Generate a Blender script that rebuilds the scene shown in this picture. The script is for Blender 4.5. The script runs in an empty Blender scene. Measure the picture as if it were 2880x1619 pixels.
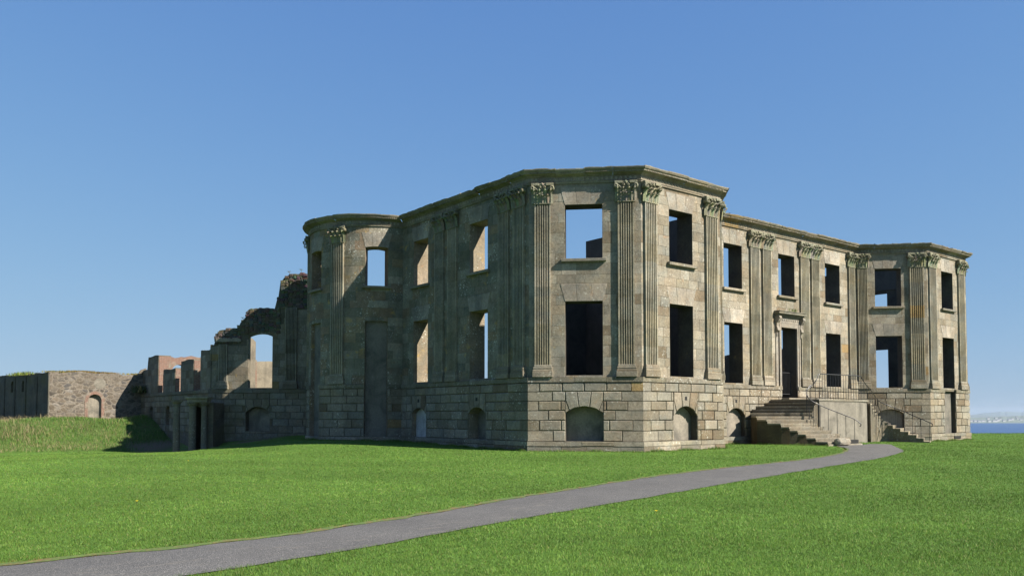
import bpy, math, random
import numpy as np
from math import sin, cos, pi, radians as RD, sqrt, atan2, tan, floor

scene = bpy.context.scene
C = scene.collection

# ------------------------------------------------------------------ camera, light, sky, exposure
CAMX, CAMY, CAMZ = -27.01, -25.14, 1.6
cd = bpy.data.cameras.new('camera'); cam = bpy.data.objects.new('camera', cd); C.objects.link(cam)
cd.sensor_width = 36.0; cd.sensor_fit = 'HORIZONTAL'; cd.lens = 29.26
cd.shift_y = 0.0911; cd.clip_start = 0.1; cd.clip_end = 90000
cam.location = (CAMX, CAMY, CAMZ)
cam.rotation_euler = (RD(90 + 2.348), 0, -RD(90 - 51.9))
scene.camera = cam

SUN_AZ, SUN_EL = 25.0, 38.0            # degrees east of the front's normal, altitude
sd = bpy.data.lights.new('sun', 'SUN'); sun = bpy.data.objects.new('sun', sd); C.objects.link(sun)
sd.energy = 3.4; sd.angle = RD(0.55); sd.color = (1.0, 0.93, 0.82)
sun.rotation_euler = (RD(90 - SUN_EL), 0, RD(SUN_AZ))
W = bpy.data.worlds.new('World'); scene.world = W; W.use_nodes = True
wn = W.node_tree.nodes; wl = W.node_tree.links; wn.clear()
wo = wn.new('ShaderNodeOutputWorld'); bg = wn.new('ShaderNodeBackground'); sk = wn.new('ShaderNodeTexSky')
sk.sky_type = 'NISHITA'; sk.sun_disc = False; sk.sun_elevation = RD(SUN_EL); sk.sun_rotation = RD(180 - SUN_AZ)
sk.altitude = 50; sk.air_density = 1.0; sk.dust_density = 0.1; sk.ozone_density = 4.0
bg.inputs[1].default_value = 0.05
def vm(op, a, b):
    n = wn.new('ShaderNodeVectorMath'); n.operation = op
    for i, v in enumerate((a, b)):
        if isinstance(v, tuple): n.inputs[i].default_value = v
        else: wl.new(v, n.inputs[i])
    return n.outputs[0]
# soft shoulder on the bright horizon haze of the physical sky: y = a x / (1 + b x)
sx = vm('MULTIPLY', sk.outputs[0], (.174, .174, .174))
sy = vm('DIVIDE', vm('MULTIPLY', sx, (.95, 1.43, 3.5)), vm('ADD', vm('MULTIPLY', sx, (1.6, 1.87, 4.1)), (1, 1, 1)))
sz = vm('MULTIPLY', sy, (5.75, 5.75, 5.75))
wl.new(sz, bg.inputs[0]); wl.new(bg.outputs[0], wo.inputs[0])
scene.view_settings.view_transform = 'Standard'; scene.view_settings.look = 'None'
scene.view_settings.exposure = 1.8; scene.view_settings.gamma = 1.0
scene.render.engine = 'CYCLES'
scene.cycles.max_bounces = 6

rnd = random.Random(7)

# ------------------------------------------------------------------ helpers
def tag(o, label=None, cat=None, group=None, kind=None):
    if label: o['label'] = label
    if cat: o['category'] = cat
    if group: o['group'] = group
    if kind: o['kind'] = kind
    return o

def empty(name, loc, label, cat, group=None, rz=0):
    o = bpy.data.objects.new(name, None); C.objects.link(o); o.location = loc; o.rotation_euler.z = rz
    o.empty_display_size = 0.3
    return tag(o, label, cat, group)

class MB:
    def __init__(s): s.v = []; s.f = []; s.c = []
    def face(s, pts, col=(.3, .28, .24)):
        i = len(s.v); s.v.extend(pts); s.f.append(tuple(range(i, i + len(pts)))); s.c.append(col)
    def build(s, name, mat, parent=None, smooth=False):
        me = bpy.data.meshes.new(name)
        me.from_pydata([tuple(p) for p in s.v], [], s.f)
        ca = me.color_attributes.new('bc', 'FLOAT_COLOR', 'CORNER')
        arr = []
        for f, c in zip(s.f, s.c):
            arr.extend((c[0], c[1], c[2], 1.0) * len(f))
        ca.data.foreach_set('color', arr)
        if smooth: me.polygons.foreach_set('use_smooth', [True] * len(s.f))
        me.materials.append(mat)
        o = bpy.data.objects.new(name, me); C.objects.link(o)
        if parent is not None:
            o.parent = parent
            p = parent; off = np.zeros(3)
            while p is not None: off += np.array(p.location); p = p.parent
            o.location = tuple(-off)       # geometry is written in world coordinates
            if parent.type == 'MESH':
                o.location = (0, 0, 0)
        return o
    def prism(s, pts, z0, z1, col=(.3, .28, .24)):
        n = len(pts)
        s.face([(x, y, z1) for x, y in pts], col); s.face([(x, y, z0) for x, y in reversed(pts)], col)
        for i in range(n):
            a = pts[i]; b = pts[(i + 1) % n]
            s.face([(a[0], a[1], z0), (b[0], b[1], z0), (b[0], b[1], z1), (a[0], a[1], z1)], col)
    def aabox(s, x0, x1, y0, y1, z0, z1, col=(.3, .28, .24)):
        s.prism([(x0, y0), (x1, y0), (x1, y1), (x0, y1)], z0, z1, col)
    def tube(s, path, r, n=6, col=(.03, .03, .03), r1=None):
        P = [np.array(p, float) for p in path]; rings = []
        for i, p in enumerate(P):
            d = (P[min(i + 1, len(P) - 1)] - P[max(i - 1, 0)]); d /= np.linalg.norm(d) + 1e-9
            a = np.cross(d, (0, 0, 1.0))
            if np.linalg.norm(a) < .05: a = np.cross(d, (1.0, 0, 0))
            a /= np.linalg.norm(a); b = np.cross(a, d)
            rr = r if r1 is None else r + (r1 - r) * i / max(1, len(P) - 1)
            rings.append([tuple(p + rr * (cos(t) * a + sin(t) * b)) for t in [2 * pi * k / n for k in range(n)]])
        for i in range(len(rings) - 1):
            for k in range(n):
                s.face([rings[i][k], rings[i + 1][k], rings[i + 1][(k + 1) % n], rings[i][(k + 1) % n]], col)
        s.face(rings[0], col); s.face(rings[-1][::-1], col)
    def lathe(s, cx, cy, prof, n=16, col=(.3, .28, .24)):
        rings = [[(cx + r * cos(2 * pi * k / n), cy + r * sin(2 * pi * k / n), z) for k in range(n)] for r, z in prof]
        for i in range(len(rings) - 1):
            for k in range(n):
                s.face([rings[i][k], rings[i][(k + 1) % n], rings[i + 1][(k + 1) % n], rings[i + 1][k]], col)
        s.face(rings[-1], col)

class Fr:
    """straight wall frame; u along the wall (left to right seen from outside), d outward"""
    def __init__(s, p0, p1, s0=0, s1=0):
        s.p0 = p0; dx = p1[0] - p0[0]; dy = p1[1] - p0[1]; s.L = sqrt(dx * dx + dy * dy)
        s.ux, s.uy = dx / s.L, dy / s.L; s.nx, s.ny = s.uy, -s.ux; s.s0, s.s1 = s0, s1; s.arc = False
    def P(s, u, z, d=0.0):
        if abs(u) < 1e-6: u = u - d * s.s0
        elif abs(u - s.L) < 1e-6: u = u + d * s.s1
        return (s.p0[0] + s.ux * u + s.nx * d, s.p0[1] + s.uy * u + s.ny * d, z)
    def seg(s, u0, u1): return [u0, u1]

class Arc:
    def __init__(s, c, r, a0, a1, s0=0, s1=0):
        s.c = c; s.r = r; s.a0 = RD(a0); s.a1 = RD(a1); s.L = r * (s.a1 - s.a0); s.s0, s.s1 = s0, s1; s.arc = True
    def P(s, u, z, d=0.0):
        if abs(u) < 1e-6: u = u - d * s.s0
        elif abs(u - s.L) < 1e-6: u = u + d * s.s1
        a = s.a0 + u / s.r
        return (s.c[0] + (s.r + d) * cos(a), s.c[1] + (s.r + d) * sin(a), z)
    def seg(s, u0, u1):
        n = max(1, int(math.ceil((u1 - u0) / 0.34)))
        return [u0 + (u1 - u0) * i / n for i in range(n + 1)]

def wbox(mb, fr, u0, u1, z0, z1, d0, d1, col, ch=0.0, back=False):
    us = fr.seg(u0, u1); P = fr.P; n = len(us) - 1
    for i in range(n):
        a, b = us[i], us[i + 1]
        fa = a + (ch if i == 0 else 0); fb = b - (ch if i == n - 1 else 0)
        mb.face([P(fa, z0 + ch, d1), P(fb, z0 + ch, d1), P(fb, z1 - ch, d1), P(fa, z1 - ch, d1)], col)
        if ch > 0:
            dd = d1 - ch
            mb.face([P(a, z0, dd), P(b, z0, dd), P(fb, z0 + ch, d1), P(fa, z0 + ch, d1)], col)
            mb.face([P(fa, z1 - ch, d1), P(fb, z1 - ch, d1), P(b, z1, dd), P(a, z1, dd)], col)
            if i == 0: mb.face([P(a, z0, dd), P(fa, z0 + ch, d1), P(fa, z1 - ch, d1), P(a, z1, dd)], col)
            if i == n - 1: mb.face([P(fb, z0 + ch, d1), P(b, z0, dd), P(b, z1, dd), P(fb, z1 - ch, d1)], col)
        else: dd = d1
        mb.face([P(a, z1, dd), P(b, z1, dd), P(b, z1, d0), P(a, z1, d0)], col)
        mb.face([P(a, z0, d0), P(b, z0, d0), P(b, z0, dd), P(a, z0, dd)], col)
        if back: mb.face([P(b, z0, d0), P(a, z0, d0), P(a, z1, d0), P(b, z1, d0)], col)
    dd = d1 - ch
    mb.face([P(u0, z0, d0), P(u0, z0, dd), P(u0, z1, dd), P(u0, z1, d0)], col)
    mb.face([P(u1, z0, dd), P(u1, z0, d0), P(u1, z1, d0), P(u1, z1, dd)], col)

def wpoly(mb, fr, pts, d0, d1, col, ch=0.0):
    n = len(pts); cu = sum(p[0] for p in pts) / n; cz = sum(p[1] for p in pts) / n
    inn = []
    for u, z in pts:
        l = sqrt((u - cu) ** 2 + (z - cz) ** 2) + 1e-9; inn.append((u + (cu - u) / l * ch * 1.3, z + (cz - z) / l * ch * 1.3))
    mb.face([fr.P(u, z, d1) for u, z in inn], col)
    for i in range(n):
        j = (i + 1) % n
        if ch > 0: mb.face([fr.P(*pts[i], d1 - ch), fr.P(*pts[j], d1 - ch), fr.P(*inn[j], d1), fr.P(*inn[i], d1)], col)
        mb.face([fr.P(*pts[i], d0), fr.P(*pts[j], d0), fr.P(*pts[j], d1 - ch), fr.P(*pts[i], d1 - ch)], col)

# openings: dict(u0,u1,z0,z1,rise=0)
def arc_z(o, u):
    if not o.get('rise'): return o['z1']
    w = (o['u1'] - o['u0']) / 2; c = (o['u0'] + o['u1']) / 2; h = o['rise']
    R = (w * w + h * h) / (2 * h); x = max(-w, min(w, u - c))
    return o['z1'] - R + sqrt(max(0, R * R - x * x))

def wallcore(mb, fr, z0, z1, d, t, ops, col, top=None, step=0.3, icol=None):
    """a wall d (outer face) .. -t (inner face) with openings cut through it"""
    us = {0.0, fr.L}
    for o in ops: us |= {o['u0'], o['u1']}
    us = sorted(us); fine = []
    for a, b in zip(us[:-1], us[1:]):
        inop = [o for o in ops if o['u0'] <= a + 1e-6 and o['u1'] >= b - 1e-6 and o.get('rise')]
        if fr.arc or top or inop:
            n = max(1, int(math.ceil((b - a) / (step if not inop else min(step, (b - a) / 8)))))
            fine += [a + (b - a) * i / n for i in range(n)]
        else: fine.append(a)
    fine.append(us[-1]); P = fr.P; ic = icol or col
    for a, b in zip(fine[:-1], fine[1:]):
        m = (a + b) / 2; ta = top(a) if top else z1; tb = top(b) if top else z1
        cur = z0; cb = z0
        cols = sorted([o for o in ops if o['u0'] <= m <= o['u1']], key=lambda o: o['z0'])
        spans = []
        for o in cols:
            if o['z0'] >= min(ta, tb): continue
            spans.append((cur, cb, o['z0'], o['z0'])); cur = min(arc_z(o, a), 99); cb = arc_z(o, b)
            if min(ta, tb) <= o['z1']: cur = cb = None; break
        if cur is not None: spans.append((cur, cb, ta, tb))
        for (la, lb, ha, hb) in spans:
            if ha - la < 1e-4 and hb - lb < 1e-4: continue
            mb.face([P(a, la, d), P(b, lb, d), P(b, hb, d), P(a, ha, d)], col)
            mb.face([P(b, lb, -t), P(a, la, -t), P(a, ha, -t), P(b, hb, -t)], ic)
            mb.face([P(a, ha, d), P(b, hb, d), P(b, hb, -t), P(a, ha, -t)], ic)
            mb.face([P(b, lb, d), P(a, la, d), P(a, la, -t), P(b, lb, -t)], ic)
    for o in ops:
        tt = top(o['u0']) if top else z1
        zz = arc_z(o, o['u0']); zz = min(zz, tt)
        mb.face([P(o['u0'], o['z0'], d), P(o['u0'], zz, d), P(o['u0'], zz, -t), P(o['u0'], o['z0'], -t)], ic)
        tt = top(o['u1']) if top else z1; zz = min(arc_z(o, o['u1']), tt)
        mb.face([P(o['u1'], o['z0'], -t), P(o['u1'], zz, -t), P(o['u1'], zz, d), P(o['u1'], o['z0'], d)], ic)
    for u in (0.0, fr.L):
        h = top(u) if top else z1
        mb.face([P(u, z0, -t), P(u, z0, d), P(u, h, d), P(u, h, -t)], col)

PAL = [(.30, .264, .207), (.275, .240, .190), (.325, .290, .232), (.250, .218, .168), (.29, .247, .182), (.335, .298, .240), (.262, .240, .198), (.30, .255, .196), (.31, .278, .222), (.335, .288, .224), (.282, .262, .218), (.262, .224, .168)]
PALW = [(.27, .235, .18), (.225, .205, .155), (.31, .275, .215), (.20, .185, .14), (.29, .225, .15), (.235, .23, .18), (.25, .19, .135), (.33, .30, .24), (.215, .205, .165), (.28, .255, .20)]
def stone(k=1.0, och=0.006, pal=PAL):
    if pal is not PAL and rnd.random() > och: c = rnd.choice(pal)
    elif rnd.random() < och: c = rnd.choice([(.33, .235, .115), (.31, .22, .115), (.27, .19, .10)])
    elif rnd.random() < .05: c = (.215, .17, .12)
    elif rnd.random() < .05: c = (.36, .32, .26)
    else: c = rnd.choice(pal)
    j = .80 * k * rnd.uniform(.86, 1.12)
    return (c[0] * j, c[1] * j, c[2] * j * .98)

def rsub(r, o):
    a, b, c, d = r; e, f, g, h = o
    if b <= e or a >= f or d <= g or c >= h: return [r]
    out = []
    if a < e: out.append((a, e, c, d))
    if b > f: out.append((f, b, c, d))
    m0, m1 = max(a, e), min(b, f)
    if c < g: out.append((m0, m1, c, g))
    if d > h: out.append((m0, m1, h, d))
    return out

def ashlar(mb, fr, zs, bw, ex, d0, d1, gap, ch, colf, jit=0.25, top=None, phase=0, lo=0.0, hi=None, regular=False, zig=0.0):
    L = fr.L if hi is None else hi
    for k, (za, zb) in enumerate(zip(zs[:-1], zs[1:])):
        u = lo; first = True
        while u < L - 1e-6:
            w = bw * (1 if regular else rnd.uniform(1 - jit, 1 + jit))
            if first and (k + phase) % 2: w *= .52
            e = u + w
            if L - e < bw * .4: e = L
            rects = [(u, e, za, zb)]
            for o in ex:
                nr = []
                for r in rects: nr += rsub(r, o)
                rects = nr
            for r in rects:
                if r[1] - r[0] < .05 or r[3] - r[2] < .03: continue
                if top and min(top(r[0]), top(r[1]), top((r[0] + r[1]) / 2)) < r[3] - .02: continue
                ga = 0 if abs(r[0]) < 1e-6 else gap; gb = 0 if abs(r[1] - fr.L) < 1e-6 else gap
                wbox(mb, fr, r[0] + ga, r[1] - gb, r[2] + gap, r[3] - gap, d0, d1 + rnd.uniform(-.003, .003), colf(), ch if not (ga == 0 or gb == 0) else 0.0)
            u = e; first = False

# ------------------------------------------------------------------ materials
def mat_new(name):
    m = bpy.data.materials.new(name); m.use_nodes = True; nt = m.node_tree; b = nt.nodes['Principled BSDF']
    return m, nt, b
def node(nt, t, **kw):
    n = nt.nodes.new(t)
    for k, v in kw.items(): setattr(n, k, v)
    return n
def mix(nt, a, b, fac, mode='MIX'):
    m = node(nt, 'ShaderNodeMix', data_type='RGBA', blend_type=mode)
    def put(i, v):
        if isinstance(v, (tuple, list)): m.inputs[i].default_value = (*v, 1)
        elif isinstance(v, (int, float)): m.inputs[i].default_value = v
        else: nt.links.new(v, m.inputs[i])
    put(0, fac); put(6, a); put(7, b)
    return m.outputs[2]
def noise(nt, vec, scale, det=4, rough=.55, dist=0.0):
    n = node(nt, 'ShaderNodeTexNoise'); n.inputs['Scale'].default_value = scale; n.inputs['Detail'].default_value = det
    n.inputs['Roughness'].default_value = rough; n.inputs['Distortion'].default_value = dist
    nt.links.new(vec, n.inputs['Vector']); return n.outputs['Fac']
def ramp(nt, fac, stops):
    r = node(nt, 'ShaderNodeValToRGB'); e = r.color_ramp.elements
    while len(e) < len(stops): e.new(.5)
    for i, (p, c) in enumerate(stops):
        e[i].position = p; e[i].color = (*c, 1) if isinstance(c, tuple) else (c, c, c, 1)
    nt.links.new(fac, r.inputs[0]); return r.outputs[0]
def bump(nt, h, strength, dist, b):
    n = node(nt, 'ShaderNodeBump'); n.inputs['Strength'].default_value = strength; n.inputs['Distance'].default_value = dist
    nt.links.new(h, n.inputs['Height']); nt.links.new(n.outputs[0], b.inputs['Normal'])
def geo_pos(nt): return node(nt, 'ShaderNodeNewGeometry').outputs['Position']

def stone_mat(name, lichen=.5, algae=.3, rough_amt=.5, streak=.4, white=.5, och=.40, oth=.66):
    m, nt, b = mat_new(name); p = geo_pos(nt)
    at = node(nt, 'ShaderNodeAttribute', attribute_name='bc').outputs['Color']
    n1 = noise(nt, p, 1.1, 5, .6); n2 = noise(nt, p, 9, 6, .65); n3 = noise(nt, p, 45, 4, .7)
    c = mix(nt, at, ramp(nt, n1, [(.3, .70), (.7, 1.20)]), 1.0, 'MULTIPLY')
    c = mix(nt, c, ramp(nt, n2, [(.28, .72), (.72, 1.18)]), 1.0, 'MULTIPLY')
    c = mix(nt, c, ramp(nt, n3, [(.25, .6), (.75, 1.28)]), 1.0, 'MULTIPLY')
    wt = noise(nt, p, .75, 5, .65, .3); c = mix(nt, c, (1.05, 1.0, .94), ramp(nt, wt, [(.47, 0.0), (.60, 1.0)]), 'MULTIPLY')
    ct = noise(nt, p, 1.9, 4, .6); c = mix(nt, c, (.92, .98, 1.03), ramp(nt, ct, [(.50, 0.0), (.62, .8)]), 'MULTIPLY')
    rt_ = noise(nt, p, 2.6, 5, .72, .6); c = mix(nt, c, (1.12, .84, .64), ramp(nt, rt_, [(.61, 0.0), (.71, .65)]), 'MULTIPLY')
    # vertical rain streaks of dark crust
    mp = node(nt, 'ShaderNodeMapping'); mp.inputs['Scale'].default_value = (1.0, 1.0, .12); nt.links.new(p, mp.inputs[0])
    st = noise(nt, mp.outputs[0], 3.2, 5, .65)
    c = mix(nt, c, (.085, .08, .06), ramp(nt, st, [(.52, 0.0), (.72, streak)]))
    # green-brown algae
    al = noise(nt, p, .55, 6, .7, .4)
    c = mix(nt, c, (.105, .100, .045), ramp(nt, al, [(.48, 0.0), (.70, algae)]))
    # pale lichen spots, clustered
    cl = noise(nt, p, .8, 3, .6)
    v = node(nt, 'ShaderNodeTexVoronoi'); v.inputs['Scale'].default_value = 4.6; v.inputs['Randomness'].default_value = 1
    nt.links.new(p, v.inputs['Vector'])
    sp = ramp(nt, v.outputs['Distance'], [(.12, 1.0), (.27, 0.0)])
    sp2 = ramp(nt, noise(nt, p, 17, 3, .6), [(.60, 0.0), (.66, 1.0)])
    spm = mix(nt, sp, sp2, .55, 'MIX'); lum = node(nt, 'ShaderNodeRGBToBW'); nt.links.new(at, lum.inputs[0]); spm = mix(nt, spm, ramp(nt, lum.outputs[0], [(.08, 0.0), (.12, 1.0)]), 1.0, 'MULTIPLY'); spm = mix(nt, spm, ramp(nt, cl, [(.47, 0.0), (.60, lichen)]), 1.0, 'MULTIPLY')
    c = mix(nt, c, (.62, .62, .55), mix(nt, (0, 0, 0), spm, white))
    # ochre lichen
    oc = noise(nt, p, 1.7, 4, .7); c = mix(nt, c, (.36, .24, .07), ramp(nt, oc, [(oth, 0.0), (oth + .08, och)]))
    nt.links.new(c, b.inputs['Base Color']); b.inputs['Roughness'].default_value = .93
    b.inputs['Specular IOR Level'].default_value = .15
    h = mix(nt, n2, n3, .5); bump(nt, h, rough_amt, .035, b)
    return m

M = {}
M['stone'] = stone_mat('weathered_sandstone', .75, .20, .55, .16, .8)
M['plinth'] = stone_mat('rough_plinth_stone', 1.0, .25, .9, .25, .9)
M['pil'] = stone_mat('streaked_pilaster_stone', .4, .22, .5, .38, .6)
M['corn'] = stone_mat('mossy_cornice_stone', .6, .3, .8, .5, .7)
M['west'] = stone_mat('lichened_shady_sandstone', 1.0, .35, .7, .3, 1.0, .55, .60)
M['dark'] = stone_mat('dark_ruined_stone', .5, .6, 1.0, .7, .6)

def rubble_mat():
    m, nt, b = mat_new('rubble_masonry'); p = geo_pos(nt)
    mp = node(nt, 'ShaderNodeMapping'); mp.inputs['Scale'].default_value = (1, 1, 1.7); nt.links.new(p, mp.inputs[0])
    ns = node(nt, 'ShaderNodeTexNoise'); ns.inputs['Scale'].default_value = 2.0; nt.links.new(mp.outputs[0], ns.inputs[0])
    ad = node(nt, 'ShaderNodeMix', data_type='RGBA', blend_type='LINEAR_LIGHT'); ad.inputs[0].default_value = .12
    nt.links.new(mp.outputs[0], ad.inputs[6]); nt.links.new(ns.outputs['Color'], ad.inputs[7])
    v = node(nt, 'ShaderNodeTexVoronoi'); v.inputs['Scale'].default_value = 2.3; nt.links.new(ad.outputs[2], v.inputs['Vector'])
    e = node(nt, 'ShaderNodeTexVoronoi', feature='DISTANCE_TO_EDGE'); e.inputs['Scale'].default_value = 2.3; nt.links.new(ad.outputs[2], e.inputs['Vector'])
    sepn = node(nt, 'ShaderNodeSeparateColor'); nt.links.new(v.outputs['Color'], sepn.inputs[0])
    c = ramp(nt, sepn.outputs[0], [(0, (.050, .045, .040)), (.25, (.115, .090, .062)), (.5, (.080, .074, .070)), (.75, (.145, .112, .080)), (1, (.19, .17, .145))])
    morf = ramp(nt, e.outputs['Distance'], [(.04, 1.0), (.11, 0.0)])
    mor2 = ramp(nt, noise(nt, p, .5, 4), [(.45, 0.0), (.62, .6)])
    c = mix(nt, c, (.19, .162, .128), morf); c = mix(nt, c, (.125, .105, .080), mor2)
    c = mix(nt, c, ramp(nt, noise(nt, p, 7, 6, .7), [(.3, .55), (.7, 1.12)]), 1.0, 'MULTIPLY')
    nt.links.new(c, b.inputs['Base Color']); b.inputs['Roughness'].default_value = .95
    bump(nt, mix(nt, e.outputs['Distance'], noise(nt, p, 9, 5, .7), .45), .8, .12, b)
    return m
M['rubble'] = rubble_mat()

def brick_mat():
    m, nt, b = mat_new('old_red_brick'); p = geo_pos(nt)
    sp = node(nt, 'ShaderNodeSeparateXYZ'); nt.links.new(p, sp.inputs[0]); cb = node(nt, 'ShaderNodeCombineXYZ')
    ax = node(nt, 'ShaderNodeMath', operation='ADD'); nt.links.new(sp.outputs[0], ax.inputs[0]); nt.links.new(sp.outputs[1], ax.inputs[1])
    nt.links.new(ax.outputs[0], cb.inputs[0]); nt.links.new(sp.outputs[2], cb.inputs[1])
    br = node(nt, 'ShaderNodeTexBrick'); nt.links.new(cb.outputs[0], br.inputs['Vector']); br.inputs['Scale'].default_value = 1
    br.inputs['Brick Width'].default_value = .24; br.inputs['Row Height'].default_value = .085; br.inputs['Mortar Size'].default_value = .012
    br.inputs['Color1'].default_value = (.16, .075, .05, 1); br.inputs['Color2'].default_value = (.15, .08, .058, 1); br.inputs['Mortar'].default_value = (.19, .155, .125, 1)
    pl = ramp(nt, noise(nt, p, 1.3, 5, .7), [(.52, 0.0), (.60, 1.0)])
    c = mix(nt, br.outputs['Color'], (.18, .15, .115), pl)
    c = mix(nt, c, ramp(nt, noise(nt, p, 8, 5), [(.3, .7), (.7, 1.2)]), 1.0, 'MULTIPLY')
    nt.links.new(c, b.inputs['Base Color']); b.inputs['Roughness'].default_value = .95
    bump(nt, br.outputs['Fac'], -.5, .03, b); return m
M['brick'] = brick_mat()

def plaster_mat(name, base, dk, amt=1.0):
    m, nt, b = mat_new(name); p = geo_pos(nt)
    c = mix(nt, base, dk, ramp(nt, noise(nt, p, .9, 6, .68, .5), [(.4, 0.0), (.65, amt)]))
    c = mix(nt, c, ramp(nt, noise(nt, p, 14, 5, .7), [(.3, .78), (.7, 1.15)]), 1.0, 'MULTIPLY')
    mp = node(nt, 'ShaderNodeMapping'); mp.inputs['Scale'].default_value = (1.0, 1.0, .15); nt.links.new(p, mp.inputs[0])
    c = mix(nt, c, (dk[0] * .6, dk[1] * .6, dk[2] * .6), ramp(nt, noise(nt, mp.outputs[0], 2.5, 5, .6), [(.52, 0.0), (.75, .5)]))
    nt.links.new(c, b.inputs['Base Color']); b.inputs['Roughness'].default_value = .9
    bump(nt, noise(nt, p, 22, 5, .7), .35, .02, b); return m
M['render'] = plaster_mat('cement_render', (.195, .175, .14), (.105, .095, .075))
M['inner'] = plaster_mat('old_interior_plaster', (.20, .17, .125), (.11, .095, .072))
M['shade_plaster'] = plaster_mat('shade_toned_plaster', (.07, .062, .052), (.04, .036, .03))  # dark tone paints the unlit interior into the plaster colour
M['panel'] = plaster_mat('pale_niche_render', (.24, .21, .165), (.11, .10, .08))
M['panel_pale'] = plaster_mat('whitish_panel_render', (.42, .42, .42), (.22, .22, .21))
M['panel_dark'] = plaster_mat('dark_panel_render', (.15, .135, .11), (.07, .066, .055))

def metal():
    m, nt, b = mat_new('black_painted_iron'); p = geo_pos(nt)
    c = mix(nt, (.018, .019, .022), (.06, .04, .028), ramp(nt, noise(nt, p, 12, 4), [(.55, 0.0), (.7, .6)]))
    nt.links.new(c, b.inputs['Base Color']); b.inputs['Roughness'].default_value = .5; b.inputs['Metallic'].default_value = .2
    return m
M['iron'] = metal()

# path centre data (world): far and near edges of the gravel path
FAR = [(-60, -11.2), (-45, -12.4), (-34, -13.9), (-28, -14.65), (-25.5, -14.85), (-23.2, -14.75), (-20.3, -13.9), (-17.1, -12.53), (-14.2, -11.45), (-11.3, -10.45), (-8, -9.6), (-4.8, -8.9), (-1.8, -8.35), (.9, -7.7), (4, -6.7), (7.3, -5.3), (9.9, -3.9), (11.6, -2.7), (12.5, -1.75)]
NEAR = [(-60, -14.0), (-45, -14.9), (-34, -16.0), (-28, -16.6), (-25.6, -16.75), (-23.6, -16.5), (-21.6, -15.95), (-19.1, -15.05), (-17, -14.55), (-15.1, -14.0), (-12.4, -13.2), (-9.7, -12.45), (-5, -11.2), (-.3, -9.95), (3, -9.1), (5.9, -8.1), (9.6, -6.75), (12.6, -5.0), (15.3, -3.3), (17.6, -2.0)]
def dense(pl, step=.5):
    out = []
    for a, b in zip(pl[:-1], pl[1:]):
        n = max(1, int(math.hypot(b[0] - a[0], b[1] - a[1]) / step))
        out += [(a[0] + (b[0] - a[0]) * i / n, a[1] + (b[1] - a[1]) * i / n) for i in range(n)]
    out.append(pl[-1]); return out
def smooth(pl, n=3):
    p = [np.array(q, float) for q in pl]
    for _ in range(n):
        p = [p[0]] + [(p[i - 1] + 2 * p[i] + p[i + 1]) / 4 for i in range(1, len(p) - 1)] + [p[-1]]
    return p
FARD = np.array(smooth(dense(FAR), 6)); NEARD = np.array(smooth(dense(NEAR), 6))
ENDP = [(17.9, -1.7), (17.2, -1.35), (16.2, -1.35), (15.4, -1.6), (15.0, -1.72)]
PATHPOLY = np.array([tuple(p) for p in FARD] + [(12.7, -1.5), (15.0, -1.5)] + [tuple(p) for p in ENDP[::-1]][:0] + [(16.2, -1.35), (17.2, -1.4), (17.9, -1.7)] + [tuple(p) for p in NEARD[::-1]])
def in_poly(x, y, poly):
    x = np.asarray(x); y = np.asarray(y); ins = np.zeros(x.shape, bool); n = len(poly); j = n - 1
    for i in range(n):
        xi, yi = poly[i]; xj, yj = poly[j]
        cnd = ((yi > y) != (yj > y)) & (x < (xj - xi) * (y - yi) / (yj - yi + 1e-12) + xi)
        ins ^= cnd; j = i
    return ins
def dist_poly(x, y, pl):
    x = np.asarray(x, float); y = np.asarray(y, float); d = np.full(x.shape, 1e9)
    for a, b in zip(pl[:-1], pl[1:]):
        ax, ay = a; bx, by = b; vx, vy = bx - ax, by - ay; l = vx * vx + vy * vy + 1e-12
        t = np.clip(((x - ax) * vx + (y - ay) * vy) / l, 0, 1)
        d = np.minimum(d, np.hypot(x - ax - t * vx, y - ay - t * vy))
    return d

def ss(a, b, x):
    t = np.clip((np.asarray(x, float) - a) / (b - a), 0, 1); return t * t * (3 - 2 * t)
def ground(x, y):
    x = np.asarray(x, float); y = np.asarray(y, float)
    z = .03 * np.sin(x * .13 + 1) * np.cos(y * .11) * ss(0, 12, np.hypot(x - 3, y + 6) - 4)
    z = z + .26 * np.exp(-((x + 6) / 5.0) ** 2 - ((y - 17) / 7.0) ** 2)
    z = z + .34 * np.exp(-((x + 4.2) / 2.2) ** 2 - ((y - 25.5) / 2.6) ** 2)
    z = z + .07 * np.exp(-((x - 14) / 9.0) ** 2 - ((y - 1) / 2.5) ** 2)
    a = ss(6, 33, y + (x + 20) * -.10) * ss(-6.8, -12.5, x)
    bnk = ss(35.6, 43.0, y + .5 * np.sin(x * .9)) * ss(-7.0, -9.5, x)
    z = z - .72 * a + 1.78 * bnk + .30 * bnk * np.exp(-((x + 15) / 3.0) ** 2)
    z = z - 1.25 * np.exp(-((x + 11.2) / 1.9) ** 4 - ((y - 30.6) / 3.6) ** 4)
    z = z + .05 * bnk * np.sin(x * 1.7) * np.cos(y * 1.3)
    fwd = (x - CAMX) * .617 + (y - CAMY) * .787; rt = (x - CAMX) * .787 - (y - CAMY) * .617
    cl = np.maximum(ss(69, 73, fwd + .02 * np.abs(rt - 30)) * ss(12, 22, rt - 4), ss(97, 108, fwd))
    z = z + .14 * ss(58, 68, fwd) * ss(12, 22, rt)
    cl = np.maximum(cl, ss(52, 62, -y)); cl = np.maximum(cl, ss(66, 74, x))
    return z - 46 * cl * 1.0

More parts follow.
